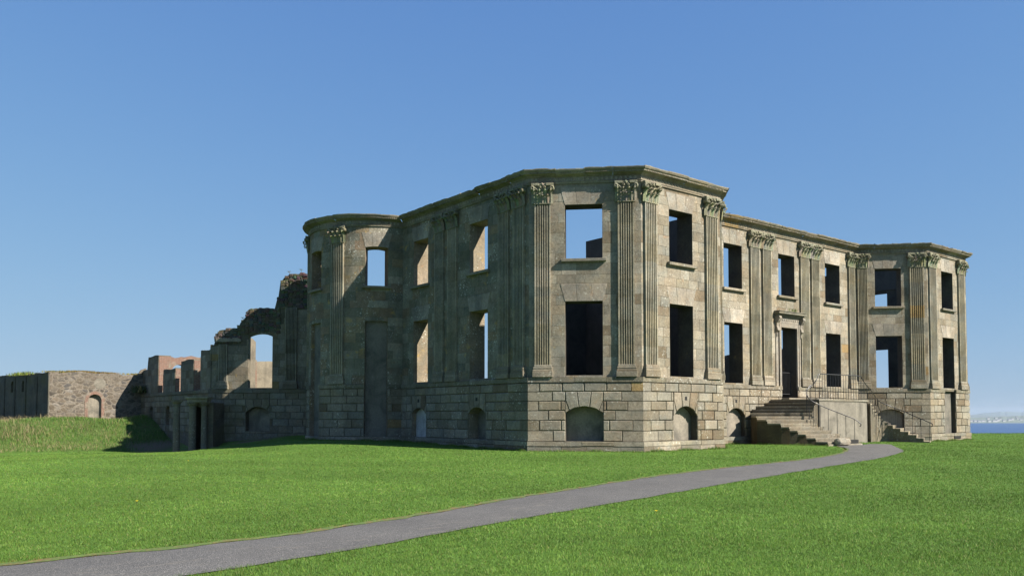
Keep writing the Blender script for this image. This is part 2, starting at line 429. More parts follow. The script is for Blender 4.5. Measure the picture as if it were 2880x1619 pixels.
# ------------------------------------------------------------------ lawn, path, sea, far land
def grass_ground():
    m, nt, b = mat_new('lawn_turf'); p = geo_pos(nt)
    at = node(nt, 'ShaderNodeAttribute', attribute_name='gm').outputs['Color']
    sp = node(nt, 'ShaderNodeSeparateColor'); nt.links.new(at, sp.inputs[0])
    n1 = noise(nt, p, .35, 5, .6); n2 = noise(nt, p, 3.0, 6, .7); n3 = noise(nt, p, 28, 5, .75)
    c = ramp(nt, n1, [(.3, (.062, .130, .015)), (.55, (.078, .158, .020)), (.8, (.098, .175, .028))])
    c = mix(nt, c, ramp(nt, n2, [(.28, .70), (.72, 1.25)]), 1.0, 'MULTIPLY')
    c = mix(nt, c, ramp(nt, n3, [(.28, .55), (.75, 1.4)]), 1.0, 'MULTIPLY')
    c = mix(nt, c, (.15, .135, .055), ramp(nt, noise(nt, p, 5.0, 6, .75), [(.60, 0.0), (.78, .45)]))
    wild = mix(nt, (.060, .110, .020), (.115, .125, .042), ramp(nt, noise(nt, p, .6, 5, .7), [(.42, 0.0), (.62, 1.0)]))
    wild = mix(nt, wild, ramp(nt, n2, [(.3, .5), (.7, 1.3)]), 1.0, 'MULTIPLY')
    c = mix(nt, c, wild, sp.outputs[1])
    ed = node(nt, 'ShaderNodeMath', operation='MULTIPLY'); nt.links.new(sp.outputs[0], ed.inputs[0])
    nt.links.new(ramp(nt, noise(nt, p, 4.0, 5, .7), [(.30, .2), (.5, 1.0)]), ed.inputs[1])
    c = mix(nt, c, (.22, .115, .042), ed.outputs[0])
    c = mix(nt, c, (.13, .095, .06), sp.outputs[2])
    nt.links.new(c, b.inputs['Base Color']); b.inputs['Roughness'].default_value = .9; b.inputs['Specular IOR Level'].default_value = .2
    bump(nt, mix(nt, n3, n2, .4), .9, .05, b)
    return m
M['turf'] = grass_ground()

def edge_masks(x, y):
    dfar = dist_poly(x, y, FARD); dn = dist_poly(x, y, NEARD)
    red = np.exp(-(dfar / .16) ** 2) * ss(14, 11, x) + .25 * np.exp(-(dn / .08) ** 2)
    wild = ss(34.2, 36.0, y + .5 * np.sin(x * 1.1)) * ss(-6, -8, x)
    dirt = np.exp(-((x + 7.6) / 1.5) ** 2 - ((y - 25.6) / 1.3) ** 2) * 1.2
    dirt = np.maximum(dirt, np.exp(-((x + 11.2) / 2.2) ** 4 - ((y - 30.6) / 3.6) ** 4))
    dirt = np.maximum(dirt, np.exp(-((x + 10.7) / 1.9) ** 4 - ((y - 36.0) / 1.5) ** 4))
    return np.clip(red, 0, 1), np.clip(wild, 0, 1), np.clip(dirt, 0, 1)

def axis(a, b, f0, f1, fine, coarse):
    out = [a]
    while out[-1] < b:
        x = out[-1]; s = fine if f0 <= x <= f1 else coarse
        out.append(min(b, x + s))
    return np.array(out)
xs = axis(-95, 95, -40, 36, .55, 2.0); ys = axis(-75, 120, -26, 48, .55, 2.0)
X, Y = np.meshgrid(xs, ys); Z = ground(X, Y)
nx, ny = len(xs), len(ys)
co = np.stack([X.ravel(), Y.ravel(), Z.ravel()], 1)
idx = np.arange(nx * ny).reshape(ny, nx)
fc = np.stack([idx[:-1, :-1], idx[:-1, 1:], idx[1:, 1:], idx[1:, :-1]], -1).reshape(-1, 4)
me = bpy.data.meshes.new('lawn'); me.from_pydata(co.tolist(), [], fc.tolist())
# colour mask needs finer detail near the path: a second mask on a strip follows below
r_, w_, d_ = edge_masks(X.ravel(), Y.ravel())
ca = me.color_attributes.new('gm', 'FLOAT_COLOR', 'POINT')
ca.data.foreach_set('color', np.stack([r_ * 0, w_, d_, np.ones_like(r_)], 1).ravel().astype(np.float32))
me.polygons.foreach_set('use_smooth', [True] * len(fc)); me.materials.append(M['turf'])
lawn = bpy.data.objects.new('lawn', me); C.objects.link(lawn); tag(lawn, 'mown green lawn spreading round the ruined house', 'lawn', kind='structure')

def path_mat():
    m, nt, b = mat_new('grey_gravel'); p = geo_pos(nt)
    v = node(nt, 'ShaderNodeTexVoronoi'); v.inputs['Scale'].default_value = 85; nt.links.new(p, v.inputs['Vector'])
    sp = node(nt, 'ShaderNodeSeparateColor'); nt.links.new(v.outputs['Color'], sp.inputs[0])
    c = ramp(nt, sp.outputs[0], [(0, (.058, .056, .053)), (.5, (.084, .081, .077)), (.85, (.112, .108, .102)), (1, (.19, .18, .165))])
    c = mix(nt, c, ramp(nt, noise(nt, p, .7, 5, .6), [(.3, .82), (.7, 1.12)]), 1.0, 'MULTIPLY')
    mp = node(nt, 'ShaderNodeMapping'); mp.inputs['Rotation'].default_value = (0, 0, RD(-20)); mp.inputs['Scale'].default_value = (.55, 3.0, 1); nt.links.new(p, mp.inputs[0])
    c = mix(nt, c, (.17, .152, .125), ramp(nt, noise(nt, mp.outputs[0], 2.6, 6, .78), [(.56, 0.0), (.64, .6)]))
    nt.links.new(c, b.inputs['Base Color']); b.inputs['Roughness'].default_value = .95
    bump(nt, mix(nt, v.outputs['Distance'], noise(nt, p, 6, 5, .7), .4), .8, .018, b); return m
M['path'] = path_mat()
# path sheet: strips between far and near edges
def resample(pl, n):
    d = np.r_[0, np.cumsum(np.hypot(*np.diff(pl, axis=0).T))]; t = np.linspace(0, d[-1], n)
    return np.stack([np.interp(t, d, pl[:, 0]), np.interp(t, d, pl[:, 1])], 1)
fe = np.array([tuple(p) for p in FARD] + [(12.7, -1.5), (14.2, -1.5), (15.4, -1.45), (16.4, -1.32)])
ne = np.array([tuple(p) for p in NEARD] + [(17.7, -1.75), (17.3, -1.45), (16.6, -1.30)])
n_ = 150; A_ = resample(fe, n_); B_ = resample(ne, n_)
rp = random.Random(3)
A_ += np.array([[0, rp.uniform(-.06, .06)] for _ in range(n_)]); B_ += np.array([[0, rp.uniform(-.035, .035)] for _ in range(n_)])
pm = MB()
for i in range(n_ - 1):
    for k in range(6):
        q = []
        for (ii, kk) in ((i, k), (i, k + 1), (i + 1, k + 1), (i + 1, k)):
            pt = A_[ii] + (B_[ii] - A_[ii]) * kk / 6
            q.append((pt[0], pt[1], float(ground(pt[0], pt[1])) + .012 + (.02 * sin(pi * kk / 6))))
        pm.face(q[::-1] if False else q)
po = pm.build('gravel_path', M['path'], smooth=True); tag(po, 'grey gravel path curving across the lawn to the steps', 'path', kind='structure')
def strip(name, pl, w0, w1, mat, lab, red):
    mb = MB(); P_ = resample(pl, 420); T = np.gradient(P_, axis=0); T /= np.hypot(T[:, 0], T[:, 1])[:, None]; N = np.stack([-T[:, 1], T[:, 0]], 1)
    rows = []
    for i in range(len(P_)):
        ww = w1 * rp.uniform(.3, 1.2)
        pts = [P_[i] + N[i] * w0 * rp.uniform(-.8, 2.2), P_[i] + N[i] * ww]
        rows.append([(p[0], p[1], float(ground(p[0], p[1])) + h) for p, h in zip(pts, (.019, .034))])
    for a, b in zip(rows[:-1], rows[1:]): mb.face([a[0], b[0], b[1], a[1]])
    o = mb.build(name, mat); tag(o, lab, 'ground cover', kind='stuff'); return o
def dry_mat():
    m, nt, b = mat_new('dead_orange_grass'); p = geo_pos(nt)
    c = mix(nt, (.125, .066, .028), (.060, .095, .018), ramp(nt, noise(nt, p, 3.5, 6, .75), [(.34, 0.0), (.52, 1.0)]))
    c = mix(nt, c, ramp(nt, noise(nt, p, 30, 5, .75), [(.3, .55), (.7, 1.4)]), 1.0, 'MULTIPLY')
    nt.links.new(c, b.inputs['Base Color']); b.inputs['Roughness'].default_value = 1; return m
M['dry'] = dry_mat()
strip('dry_grass_edge', A_[5:140], -.03, .09, M['dry'], 'orange dead grass along the far edge of the path', 1)

def sea_mat():
    m, nt, b = mat_new('sea_water'); p = geo_pos(nt)
    c = mix(nt, (.018, .058, .145), (.028, .072, .165), noise(nt, p, .004, 4))
    nt.links.new(c, b.inputs['Base Color']); b.inputs['Roughness'].default_value = .45
    mp = node(nt, 'ShaderNodeMapping'); mp.inputs['Scale'].default_value = (1, 1, 1); nt.links.new(p, mp.inputs[0])
    bump(nt, noise(nt, mp.outputs[0], .08, 6, .65), 1.0, 3.0, b); return m
M['sea'] = sea_mat()
sm = MB(); sm.face([(-2900, -8900, -45), (15900, -8900, -45), (15900, 13900, -45), (-2900, 13900, -45)])
tag(sm.build('sea', M['sea']), 'blue sea beyond the headland at right', 'sea', kind='structure')

def polar(px, dist):      # a place at a bearing (in pixels of the photograph's width) and forward distance, used for far land
    k = (px - 1440) / 2341.; return (CAMX + dist * (.617 + .787 * k), CAMY + dist * (.787 - .617 * k))
def far_land(name, lab, dist, depth, prof, col, seed):
    rr = random.Random(seed); mb = MB(); xs_ = [p[0] for p in prof]; N = 70
    m, nt, b = mat_new(name + '_cover'); p = geo_pos(nt)
    c = mix(nt, col, (col[0] * 1.25, col[1] * 1.2, col[2] * 1.1), ramp(nt, noise(nt, p, .004, 6, .7), [(.4, 0.0), (.6, 1.0)]))
    nt.links.new(c, b.inputs['Base Color']); b.inputs['Roughness'].default_value = 1
    rows = []
    for i in range(N + 1):
        px = xs_[0] + (xs_[-1] - xs_[0]) * i / N; h = float(np.interp(px, xs_, [q[1] for q in prof])) * rr.uniform(.93, 1.05)
        col_ = []
        for k, f in enumerate((0, .12, .45, .75, 1, 1.3)):
            x, y = polar(px, dist + depth * f); hh = (-47, -43 + .10 * h, -45 + .55 * h, -45 + .9 * h, -45 + h, -47)[k]
            col_.append((x, y, hh))
        rows.append(col_)
    for a, b_ in zip(rows[:-1], rows[1:]):
        for k in range(5): mb.face([a[k], b_[k], b_[k + 1], a[k + 1]])
    o = mb.build(name, m, smooth=True); return tag(o, lab, 'hills', kind='structure')
far_land('coastal_land', 'low hazy shore with a seaside town across the water', 5100, 900, [(2500, 30), (2620, 34), (2740, 34), (2790, 36), (2850, 42), (2920, 52), (3050, 48)], (.10, .13, .12), 1)
far_land('low_horizon_land', 'low blue land along the horizon', 9300, 900, [(-600, 52), (1000, 56), (2400, 50), (3300, 52), (3800, 45)], (.09, .12, .13), 3)
far_land('far_hills', 'faint blue hills behind the far shore', 10500, 1500, [(2600, 52), (2720, 54), (2770, 84), (2790, 98), (2815, 102), (2860, 95), (2950, 84), (3050, 70)], (.09, .13, .15), 2)
hm = {}
for k, c in (('white', (.42, .43, .44)), ('grey', (.25, .26, .28)), ('slate', (.12, .13, .15))):
    m, nt, b = mat_new('far_' + k); b.inputs['Base Color'].default_value = (*c, 1); hm[k] = m
SPOT = [(2734, 14, 34, 8), (2744, 12, 30, 8), (2753, 10, 20, 7), (2764, 13, 24, 8), (2781, 11, 18, 9), (2796, 12, 30, 8), (2806, 20, 18, 10), (2811, 34, 14, 9), (2822, 16, 16, 8), (2838, 24, 20, 10), (2846, 30, 14, 12), (2861, 40, 18, 9), (2870, 28, 20, 8), (2778, 46, 16, 8), (2858, 60, 16, 8), (2800, 52, 16, 7)]
ORD = ['first', 'second', 'third', 'fourth', 'fifth', 'sixth', 'seventh', 'eighth', 'ninth', 'tenth', 'eleventh', 'twelfth', 'thirteenth', 'fourteenth', 'fifteenth', 'sixteenth']
for i, (px, up, wd, ht) in enumerate(sorted(SPOT)):
    dd = 5130 + up * 9; x, y = polar(px, dd); zb = -43.5 + up * .42
    e = empty('distant_house', (x, y, zb), None, 'house', 'pale houses of the far seaside town')
    e['label'] = 'tiny pale house on the far shore, %s from the left' % ORD[i]
    mb = MB(); w = wd / 2; dp = 6; ang = RD(-38.1); cs, sn = cos(ang), sin(ang)
    def q(u, v, z): return (x + u * cs - v * sn, y + u * sn + v * cs, zb + z)
    for (a, b2) in (((-w, -dp), (w, -dp)), ((w, -dp), (w, dp)), ((w, dp), (-w, dp)), ((-w, dp), (-w, -dp))):
        mb.face([q(*a, 0), q(*b2, 0), q(*b2, ht), q(*a, ht)])
    mb.face([q(-w, -dp, ht), q(-w, dp, ht), q(-w, 0, ht + 4)]); mb.face([q(w, dp, ht), q(w, -dp, ht), q(w, 0, ht + 4)])
    mb.build('wall', hm['white'], e)
    mb = MB(); mb.face([q(-w - .3, -dp - .3, ht), q(w + .3, -dp - .3, ht), q(w + .3, 0, ht + 4.1), q(-w - .3, 0, ht + 4.1)]); mb.face([q(w + .3, dp + .3, ht), q(-w - .3, dp + .3, ht), q(-w - .3, 0, ht + 4.1), q(w + .3, 0, ht + 4.1)])
    mb.build('roof', hm['slate'], e)

# ------------------------------------------------------------------ the ruined mansion
TH = 1.02
mansion = empty('ruined_mansion', (0, 0, 0), 'large roofless sandstone mansion with fluted pilasters and empty windows on the lawn', 'mansion')
ZP = [.46, .93, 1.39, 1.82, 2.24, 2.66, 3.06]          # plinth courses
ZU = [3.30 + .4605 * i + (.035 * sin(i * 2.3) if 0 < i < 19 else 0) for i in range(20)]              # upper courses up to 12.05
T45 = tan(RD(22.5))
UPD = -.10

def niche_group(mb, fr, o, k):
    """wedge stones over a segmental plinth arch"""
    n = 3; ue = [o['u0'], o['u0'] + (o['u1'] - o['u0']) * .31, o['u0'] + (o['u1'] - o['u0']) * .69, o['u1']]
    ub = [o['u0'] + .17, o['u0'] + (o['u1'] - o['u0']) * .36, o['u0'] + (o['u1'] - o['u0']) * .64, o['u1'] - .17]
    for i in range(n):
        a, b = ub[i], ub[i + 1]
        bot = [(a + (b - a) * j / 4, arc_z(o, a + (b - a) * j / 4)) for j in range(5)]
        bot = [(u + (.015 if j == 0 else (-.015 if j == 4 else 0)), z) for j, (u, z) in enumerate(bot)]
        mid = ZP[4] + .04
        pts = bot + ([(ue[i + 1] - .015, mid)] if i == 2 else []) + [(ue[i + 1] - .015, ZP[5] - .015), (ue[i] + .015, ZP[5] - .015)] + ([(ue[i] + .015, mid)] if i == 0 else [])
        wpoly(mb, fr, pts, -.06, .012, stone(k, 0), .02)
    # spandrel corner blocks
    for side in (0, 1):
        if side == 0: pts = [(o['u0'] + .0, arc_z(o, o['u0'])), (o['u0'] + .15, arc_z(o, o['u0'] + .15)), (o['u0'] - .0, ZP[4] + .02)]
        else: pts = [(o['u1'] - .15, arc_z(o, o['u1'] - .15)), (o['u1'], arc_z(o, o['u1'])), (o['u1'], ZP[4] + .02)]
        wpoly(mb, fr, pts, -.06, .0, stone(k, 0), 0)

def flat_arch(mb, fr, o, k, h=.78, sp=.22, n=3, d=UPD):
    u0, u1, z = o['u0'], o['u1'], o['z1']
    f = [0, .33, .67, 1.0] if n == 3 else [i / n for i in range(n + 1)]
    c0 = stone(k * 1.04, 0)
    for i in range(n):
        a, b = u0 + (u1 - u0) * f[i], u0 + (u1 - u0) * f[i + 1]
        ta, tb = u0 - sp + (u1 - u0 + 2 * sp) * f[i], u0 - sp + (u1 - u0 + 2 * sp) * f[i + 1]
        m = 3; bot = [(a + (b - a) * j / m, arc_z(o, a + (b - a) * j / m)) for j in range(m + 1)]
        pts = bot + [(tb - .008, z + h)] + [(tb + (ta - tb) * j / m, z + h) for j in range(1, m)] + [(ta + .008, z + h)]
        wpoly(mb, fr, pts, d - .04, d + .012 + .004 * (i % 2), stone(k * 1.04, 0, [(.33, .29, .24), (.30, .27, .23), (.35, .31, .26)]), .008)

def sill(fr, o, parent, over=.17, mat=None):
    mb = MB(); wbox(mb, fr, o['u0'] - over, o['u1'] + over, o['z0'] - .13, o['z0'] + .005, UPD - .10, UPD + .17, stone(.9, 0), .012)
    return mb.build('window_sill', mat or M['corn'], parent)

NARROW = 1.02
def pilaster(fr, u0, u1, parent, z0=3.30, zc=11.05, z1=11.98, d0=UPD, d1=.02, nf=6, lab=None, cap=True, segs=None, k=1.0):
    cols = segs or [3.86]
    mb = MB(); w = u1 - u0; prof = [(u0, d0 - .02), (u0, d1)]
    mar = .05; fw = (w - 2 * mar) / nf
    for i in range(nf):
        a = u0 + mar + i * fw; e = fw * .17
        prof += [(a + e, d1), (a + fw * .27, d1 - .062), (a + fw * .5, d1 - .085), (a + fw * .73, d1 - .062), (a + fw - e, d1)]
    prof += [(u1, d1), (u1, d0 - .02)]
    z = z0 + .55
    while z < zc - 1e-6:
        zz = min(zc, z + rnd.uniform(.42, 1.1))
        if zc - zz < .35: zz = zc
        c = stone(k * 1.28, .05, [(.27, .245, .19), (.30, .27, .205), (.245, .222, .165), (.29, .255, .185), (.26, .24, .195)])
        for (ua, da), (ub, db) in zip(prof[:-1], prof[1:]):
            mb.face([fr.P(ua, z, da), fr.P(ub, z, db), fr.P(ub, zz, db), fr.P(ua, zz, da)], c)
        z = zz
    mb.face([fr.P(u, zc, d) for u, d in prof], c)
    sh = mb.build('pilaster', M['pil'], parent)
    if lab: sh['label'] = lab
    # base mouldings
    b = MB()
    for (za, zb, o_) in ((z0 + .005, z0 + .24, .10), (z0 + .24, z0 + .33, .085), (z0 + .33, z0 + .38, .05), (z0 + .38, z0 + .45, .065), (z0 + .45, z0 + .55, .025)):
        wbox(b, fr, u0 - o_, u1 + o_, za, zb, d0 - .03, d1 + o_ * .9, stone(k * .95, 0), .012 if zb - za > .06 else 0)
    bo = b.build('pilaster_base', M['stone'], sh)
    if cap: capital(fr, u0, u1, zc, z1, d0, d1, sh, k)
    return sh

def capital(fr, u0, u1, z0, z1, d0, d1, parent, k=1.0):
    mb = MB(); h = z1 - z0; w = u1 - u0; cu = (u0 + u1) / 2; col = (.215 * k, .205 * k, .145 * k)
    wbox(mb, fr, u0 - .03, u1 + .03, z0, z0 + .05, d0 - .02, d1 + .03, col, .01)
    # bell widening upwards
    N = 4
    for i in range(N):
        za = z0 + .05 + (h - .17) * i / N; zb = z0 + .05 + (h - .17) * (i + 1) / N; e = .02 + .05 * (i / N) ** 2
        wbox(mb, fr, u0 - e, u1 + e, za, zb, d0 - .02, d1 - .01 + e, col)
    # abacus with concave front
    for a, b, oo in ((0, .34, .10), (.34, .66, .05), (.66, 1, .10)):
        wbox(mb, fr, u0 - .14 + (w + .28) * a, u0 - .14 + (w + .28) * b, z1 - .12, z1, d0 - .02, d1 + oo + .04, col, .012)
    def leaf(uc, za, hh, ww, dd, out, c):
        # an acanthus leaf: ribbed tongue that bends outward and droops at the tip
        prof = [(0, 0, 1.0), (.35, .02, 1.08), (.65, .045, 1.0), (.86, .12 * out, .85), (.97, .2 * out, .62), (.93, .26 * out, .35), (.84, .25 * out, .12)]
        pr = None
        for t, o_, wf in prof:
            row = []
            for j, s_ in enumerate((-1, -.62, -.25, 0, .25, .62, 1)):
                lobe = (.022 if j in (0, 6) else (-.01 if j in (1, 5) else (.03 if j == 3 else .012)))
                row.append(fr.P(uc + s_ * ww / 2 * wf, za + t * hh - abs(s_) * .05 * hh, dd + o_ + lobe * (1 if j != 0 and j != 6 else -1)))
            if pr:
                for a_ in range(6): mb.face([pr[a_], pr[a_ + 1], row[a_ + 1], row[a_]], c)
            pr = row
    cc = lambda: tuple(v * rnd.uniform(.85, 1.15) for v in col)
    n1 = 3
    for i in range(n1): leaf(u0 + w * (i + .5) / n1, z0 + .05, h * .40, w / n1 * .95, d1 + .01, .75, cc())
    for i in range(n1 + 1): leaf(u0 - .02 + (w + .04) * i / n1, z0 + .05, h * .66, w / n1 * .9, d1 + .0, 1.0, cc())
    # volutes at the corners and centre: spiral scrolls
    for uc, rr in ((u0 - .08, .105), (u1 + .08, .105), (cu - w * .14, .06), (cu + w * .14, .06)):
        zc = z1 - .12 - rr; n = 12; out = d1 + (.17 if rr > .1 else .12)
        for j in range(n):
            a, b = 2 * pi * j / n, 2 * pi * (j + 1) / n
            pa = [(uc + rr * cos(a), zc + rr * sin(a)), (uc + rr * cos(b), zc + rr * sin(b))]
            pi_ = [(uc + rr * .55 * cos(a), zc + rr * .55 * sin(a)), (uc + rr * .55 * cos(b), zc + rr * .55 * sin(b))]
            mb.face([fr.P(*pa[0], out), fr.P(*pa[1], out), fr.P(*pi_[1], out + .035), fr.P(*pi_[0], out + .035)], col)
            mb.face([fr.P(*pa[0], d1 - .05), fr.P(*pa[1], d1 - .05), fr.P(*pa[1], out), fr.P(*pa[0], out)], col)
            mb.face([fr.P(*pi_[0], out + .035), fr.P(*pi_[1], out + .035), fr.P(uc, zc, out - .01)], (col[0] * .7, col[1] * .7, col[2] * .7))  # darker centre paints shade into the scroll's hollow
    # stalks
    for s_ in (-1, 1):
        mb.tube([fr.P(cu + s_ * w * .12, z0 + h * .35, d1 + .04), fr.P(cu + s_ * w * .3, z0 + h * .68, d1 + .09), fr.P(cu + s_ * (w * .5 + .02), z1 - .17, d1 + .15)], .035, 5, col)
    # flower in the middle of the abacus
    for j in range(6):
        a = j * pi / 3; mb.face([fr.P(cu, z1 - .06, d1 + .16), fr.P(cu + .08 * cos(a), z1 - .06 + .08 * sin(a), d1 + .11), fr.P(cu + .08 * cos(a + .8), z1 - .06 + .08 * sin(a + .8), d1 + .11)], cc())
    return mb.build('capital', M['corn'], parent)

PROF = [(-.12, 11.96), (-.03, 11.96), (-.03, 12.0), (.0, 12.04), (-.05, 12.06), (-.05, 12.27), (.0, 12.29), (.03, 12.32), (.10, 12.33), (.16, 12.36), (.24, 12.37), (.25, 12.43), (.30, 12.46), (.34, 12.53), (.345, 12.57), (.20, 12.59), (-.5, 12.60)]
def cornice(fr, parent, k=1.0, ornament=True):
    mb = MB(); L = fr.L; n = max(1, round(L / 1.25)); us = [L * i / n for i in range(n + 1)]
    for i in range(n):
        a, b = us[i], us[i + 1]; c = stone(k * .95, .02); jz = rnd.uniform(-.03, .022); jd = rnd.uniform(-.025, .012)
        g = .003
        aa = a if i == 0 else a + g; bb = b if i == n - 1 else b - g
        sg = fr.seg(aa, bb) if fr.arc else [aa + (bb - aa) * q_ / 6 for q_ in range(7)]
        nib = [rnd.uniform(-.055, .012) if rnd.random() < .3 else rnd.uniform(-.02, .01) for _ in sg]
        for q, (x, y) in enumerate(zip(sg[:-1], sg[1:])):
            for (da, za), (db, zb) in zip(PROF[:-1], PROF[1:]):
                f = lambda zz, s_: zz + (jz + (nib[q + s_] if zz > 12.5 else 0) if zz > 12.30 else 0)
                g2 = lambda dd, zz: dd + (jd if zz > 12.30 else 0)
                mb.face([fr.P(x, f(za, 0), g2(da, za)), fr.P(y, f(za, 1), g2(da, za)), fr.P(y, f(zb, 1), g2(db, zb)), fr.P(x, f(zb, 0), g2(db, zb))], c)
        if 0 < i:   # joint faces
            for x in ((aa),): mb.face([fr.P(x, z, d) for d, z in PROF], c)
        if i < n - 1: mb.face([fr.P(bb, z, d) for d, z in reversed(PROF)], c)
        # rough moss humps on top
        for _ in range(rnd.randint(1, 3)):
            u = rnd.uniform(a + .15, b - .15); ww = rnd.uniform(.06, .16); hh = rnd.uniform(.015, .05)
            mb.face([fr.P(u - ww, 12.585, .15), fr.P(u + ww, 12.585, .15), fr.P(u + ww * .5, 12.59 + hh, .02), fr.P(u - ww * .6, 12.59 + hh, .02)], (.2, .2, .1))
    if ornament:
        u = .12
        while u < L - .16:
            if rnd.random() < .93: wbox(mb, fr, u, u + .055, 12.375, 12.43, .20, .262, stone(k * .95, 0))
            u += .105
        u = .16
        while u < L - .2:
            if rnd.random() < .88:
                n_ = 7; rr = .06
                for j in range(n_):
                    a, b = 2 * pi * j / n_, 2 * pi * (j + 1) / n_
                    mb.face([fr.P(u, 12.165, -.005), fr.P(u + rr * cos(a), 12.165 + rr * 1.2 * sin(a), -.05), fr.P(u + rr * cos(b), 12.165 + rr * 1.2 * sin(b), -.05)], (.30 * k, .275 * k, .22 * k))
            u += .21
    return mb.build('cornice', M['corn'], parent)

def wall(name_label, fr, ops, niches=(), k=1.0, pils=(), panels=(), corn=True, plinth=True, sills=True, phase=0, ic=(.075, .066, .055), mat='stone'):  # ic: reveal colour; the dark default paints interior shade into the jambs
    """ops: upper openings; niches: blind arches in the plinth; panels: blocked recesses"""
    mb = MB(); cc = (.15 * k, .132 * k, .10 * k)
    cuts = [dict(o) for o in ops]
    deep = [dict(u0=p['u0'], u1=p['u1'], z0=p['z0'], z1=p['z1'], rise=p.get('rise', 0)) for p in panels]
    # the core leaves a plinth thicker than the upper wall; the upper wall is set back
    low = [dict(n) for n in niches] + [dict(u0=d['u0'], u1=d['u1'], z0=d['z0'], z1=min(d['z1'], 3.18)) for d in deep]
    low = [dict(o, rise=o.get('rise', 0)) for o in low]
    lowcuts = low + [dict(u0=o['u0'], u1=o['u1'], z0=o['z0'], z1=3.18) for o in ops if o['z0'] < 3.18]
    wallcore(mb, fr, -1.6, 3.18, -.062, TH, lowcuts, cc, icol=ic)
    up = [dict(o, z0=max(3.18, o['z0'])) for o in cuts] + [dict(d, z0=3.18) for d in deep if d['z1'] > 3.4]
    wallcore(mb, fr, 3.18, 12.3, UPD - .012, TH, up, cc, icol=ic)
    # ashlar face
    ex = [(o['u0'], o['u1'], o['z0'], o['z1'] - (o.get('rise') or 0) * 0) for o in ops] + [(d['u0'], d['u1'], d['z0'], d['z1']) for d in deep]
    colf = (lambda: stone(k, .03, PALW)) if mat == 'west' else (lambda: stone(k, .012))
    ashlar(mb, fr, ZU, .86, ex, UPD - .03, UPD, .004, 0.006, colf, .33, phase=phase)
    for o in ops:
        if o.get('door'): continue
        flat_arch(mb, fr, o, k, n=3)
    w = mb.build('wall', M[mat], mansion); w['label'] = name_label
    # plinth
    if plinth:
        mb = MB(); exn = [(n['u0'], n['u1'], n['z0'], ZP[5]) for n in niches] + [(d['u0'], d['u1'], d['z0'], d['z1']) for d in deep] + [(o['u0'], o['u1'], o['z0'], o['z1']) for o in ops if o['z0'] < 3.1]
        if fr.arc:
            ashlar(mb, fr, ZP, .92, exn, -.08, 0, .016, .024, lambda: stone(k * .98, .004), .12, phase=phase)
        else:
            nb = max(2, round(fr.L / .98)); ashlar(mb, fr, ZP, fr.L / nb, exn, -.08, 0, .016, .026, lambda: stone(k * .98, .006), 0.12, phase=phase)
        for n in niches: niche_group(mb, fr, n, k)
        # base courses and string course
        ashlar(mb, fr, [.25, .455], 1.9, [(o['u0'], o['u1'], o['z0'], o['z1']) for o in ops if o['z0'] < .5], -.06, .065, .004, .02, lambda: stone(k, 0), .3)
        ashlar(mb, fr, [-1.6, -.3, .25], 1.2, [], -.06, .045, .006, .012, lambda: stone(k * .9, .02), .3, phase=1)
        ex2 = [(o['u0'], o['u1'], o['z0'], o['z1']) for o in ops if o['z0'] < 3.25] + [(d['u0'], d['u1'], d['z0'], d['z1']) for d in deep]
        ashlar(mb, fr, [3.075, 3.30], 1.6, ex2, UPD - .06, .035, .004, .016, lambda: stone(k * .88, 0, [(.26, .235, .18), (.28, .25, .20), (.22, .20, .15)]), .3)
        mb.build('rusticated_plinth', M['plinth'], w)
    for n in niches:
        mb = MB(); dd = -(n.get('depth', .85))
        us = fr.seg(n['u0'], n['u1']) if fr.arc else [n['u0'], n['u1']]
        for a, b in zip(us[:-1], us[1:]): mb.face([fr.P(a, n['z0'] - .01, dd), fr.P(b, n['z0'] - .01, dd), fr.P(b, n['z1'] + .02, dd), fr.P(a, n['z1'] + .02, dd)])
        mb.build('niche_panel', M['panel_pale'] if n.get('pale') else (M['panel'] if not n.get('dark') else M['panel_dark']), w)
        if n.get('hole'):
            u = (n['u0'] + n['u1']) / 2; mb = MB(); wbox(mb, fr, u - .085, u + .085, 2.30, 2.47, -.04, .0145, (.02, .02, .02)); 
            ho = mb.build('vent_hole', M['void'], w)
    for d in deep:
        mb = MB(); dd = -d.get('depth', .30); us = fr.seg(d['u0'], d['u1'])
        for a, b in zip(us[:-1], us[1:]): mb.face([fr.P(a, d['z0'] - .3, dd), fr.P(b, d['z0'] - .3, dd), fr.P(b, d['z1'] + .02, dd), fr.P(a, d['z1'] + .02, dd)])
        mb.build('blocked_doorway', M['panel_dark'] if not d.get('pale') else M['render'], w)
    if corn: cornice(fr, w, k)
    if sills:
        for o in ops:
            if o['z0'] > 5 and not o.get('nosill'): sill(fr, o, w)
    for p in pils: pilaster(fr, p[0], p[1], mansion, k=k)
    return w

m, nt, b = mat_new('dark_recess'); b.inputs['Base Color'].default_value = (.015, .015, .014, 1); b.inputs['Roughness'].default_value = 1; M['void'] = m

A = (-3.585, 3.585); B = (0., 0.); Cc = (5.6, 0.); D = (8.7, 3.1); E_ = (23.3, 3.1); F = (26.4, 0.); G = (31.95, 0.); H = (35.55, 3.6)
UZ = (8.57, 11.02); LZ = (3.38, 6.68)
def pair(u0, u1, up=True, lo=True, uz=UZ, lz=LZ, rise=0):
    r = []
    if up: r.append(dict(u0=u0, u1=u1, z0=uz[0], z1=uz[1], rise=rise))
    if lo: r.append(dict(u0=u0, u1=u1, z0=lz[0], z1=lz[1], rise=0))
    return r
def nich(u0, u1, z0=.46, z1=2.0, rise=.26, **kw): return dict(u0=u0, u1=u1, z0=z0, z1=z1, rise=rise, **kw)

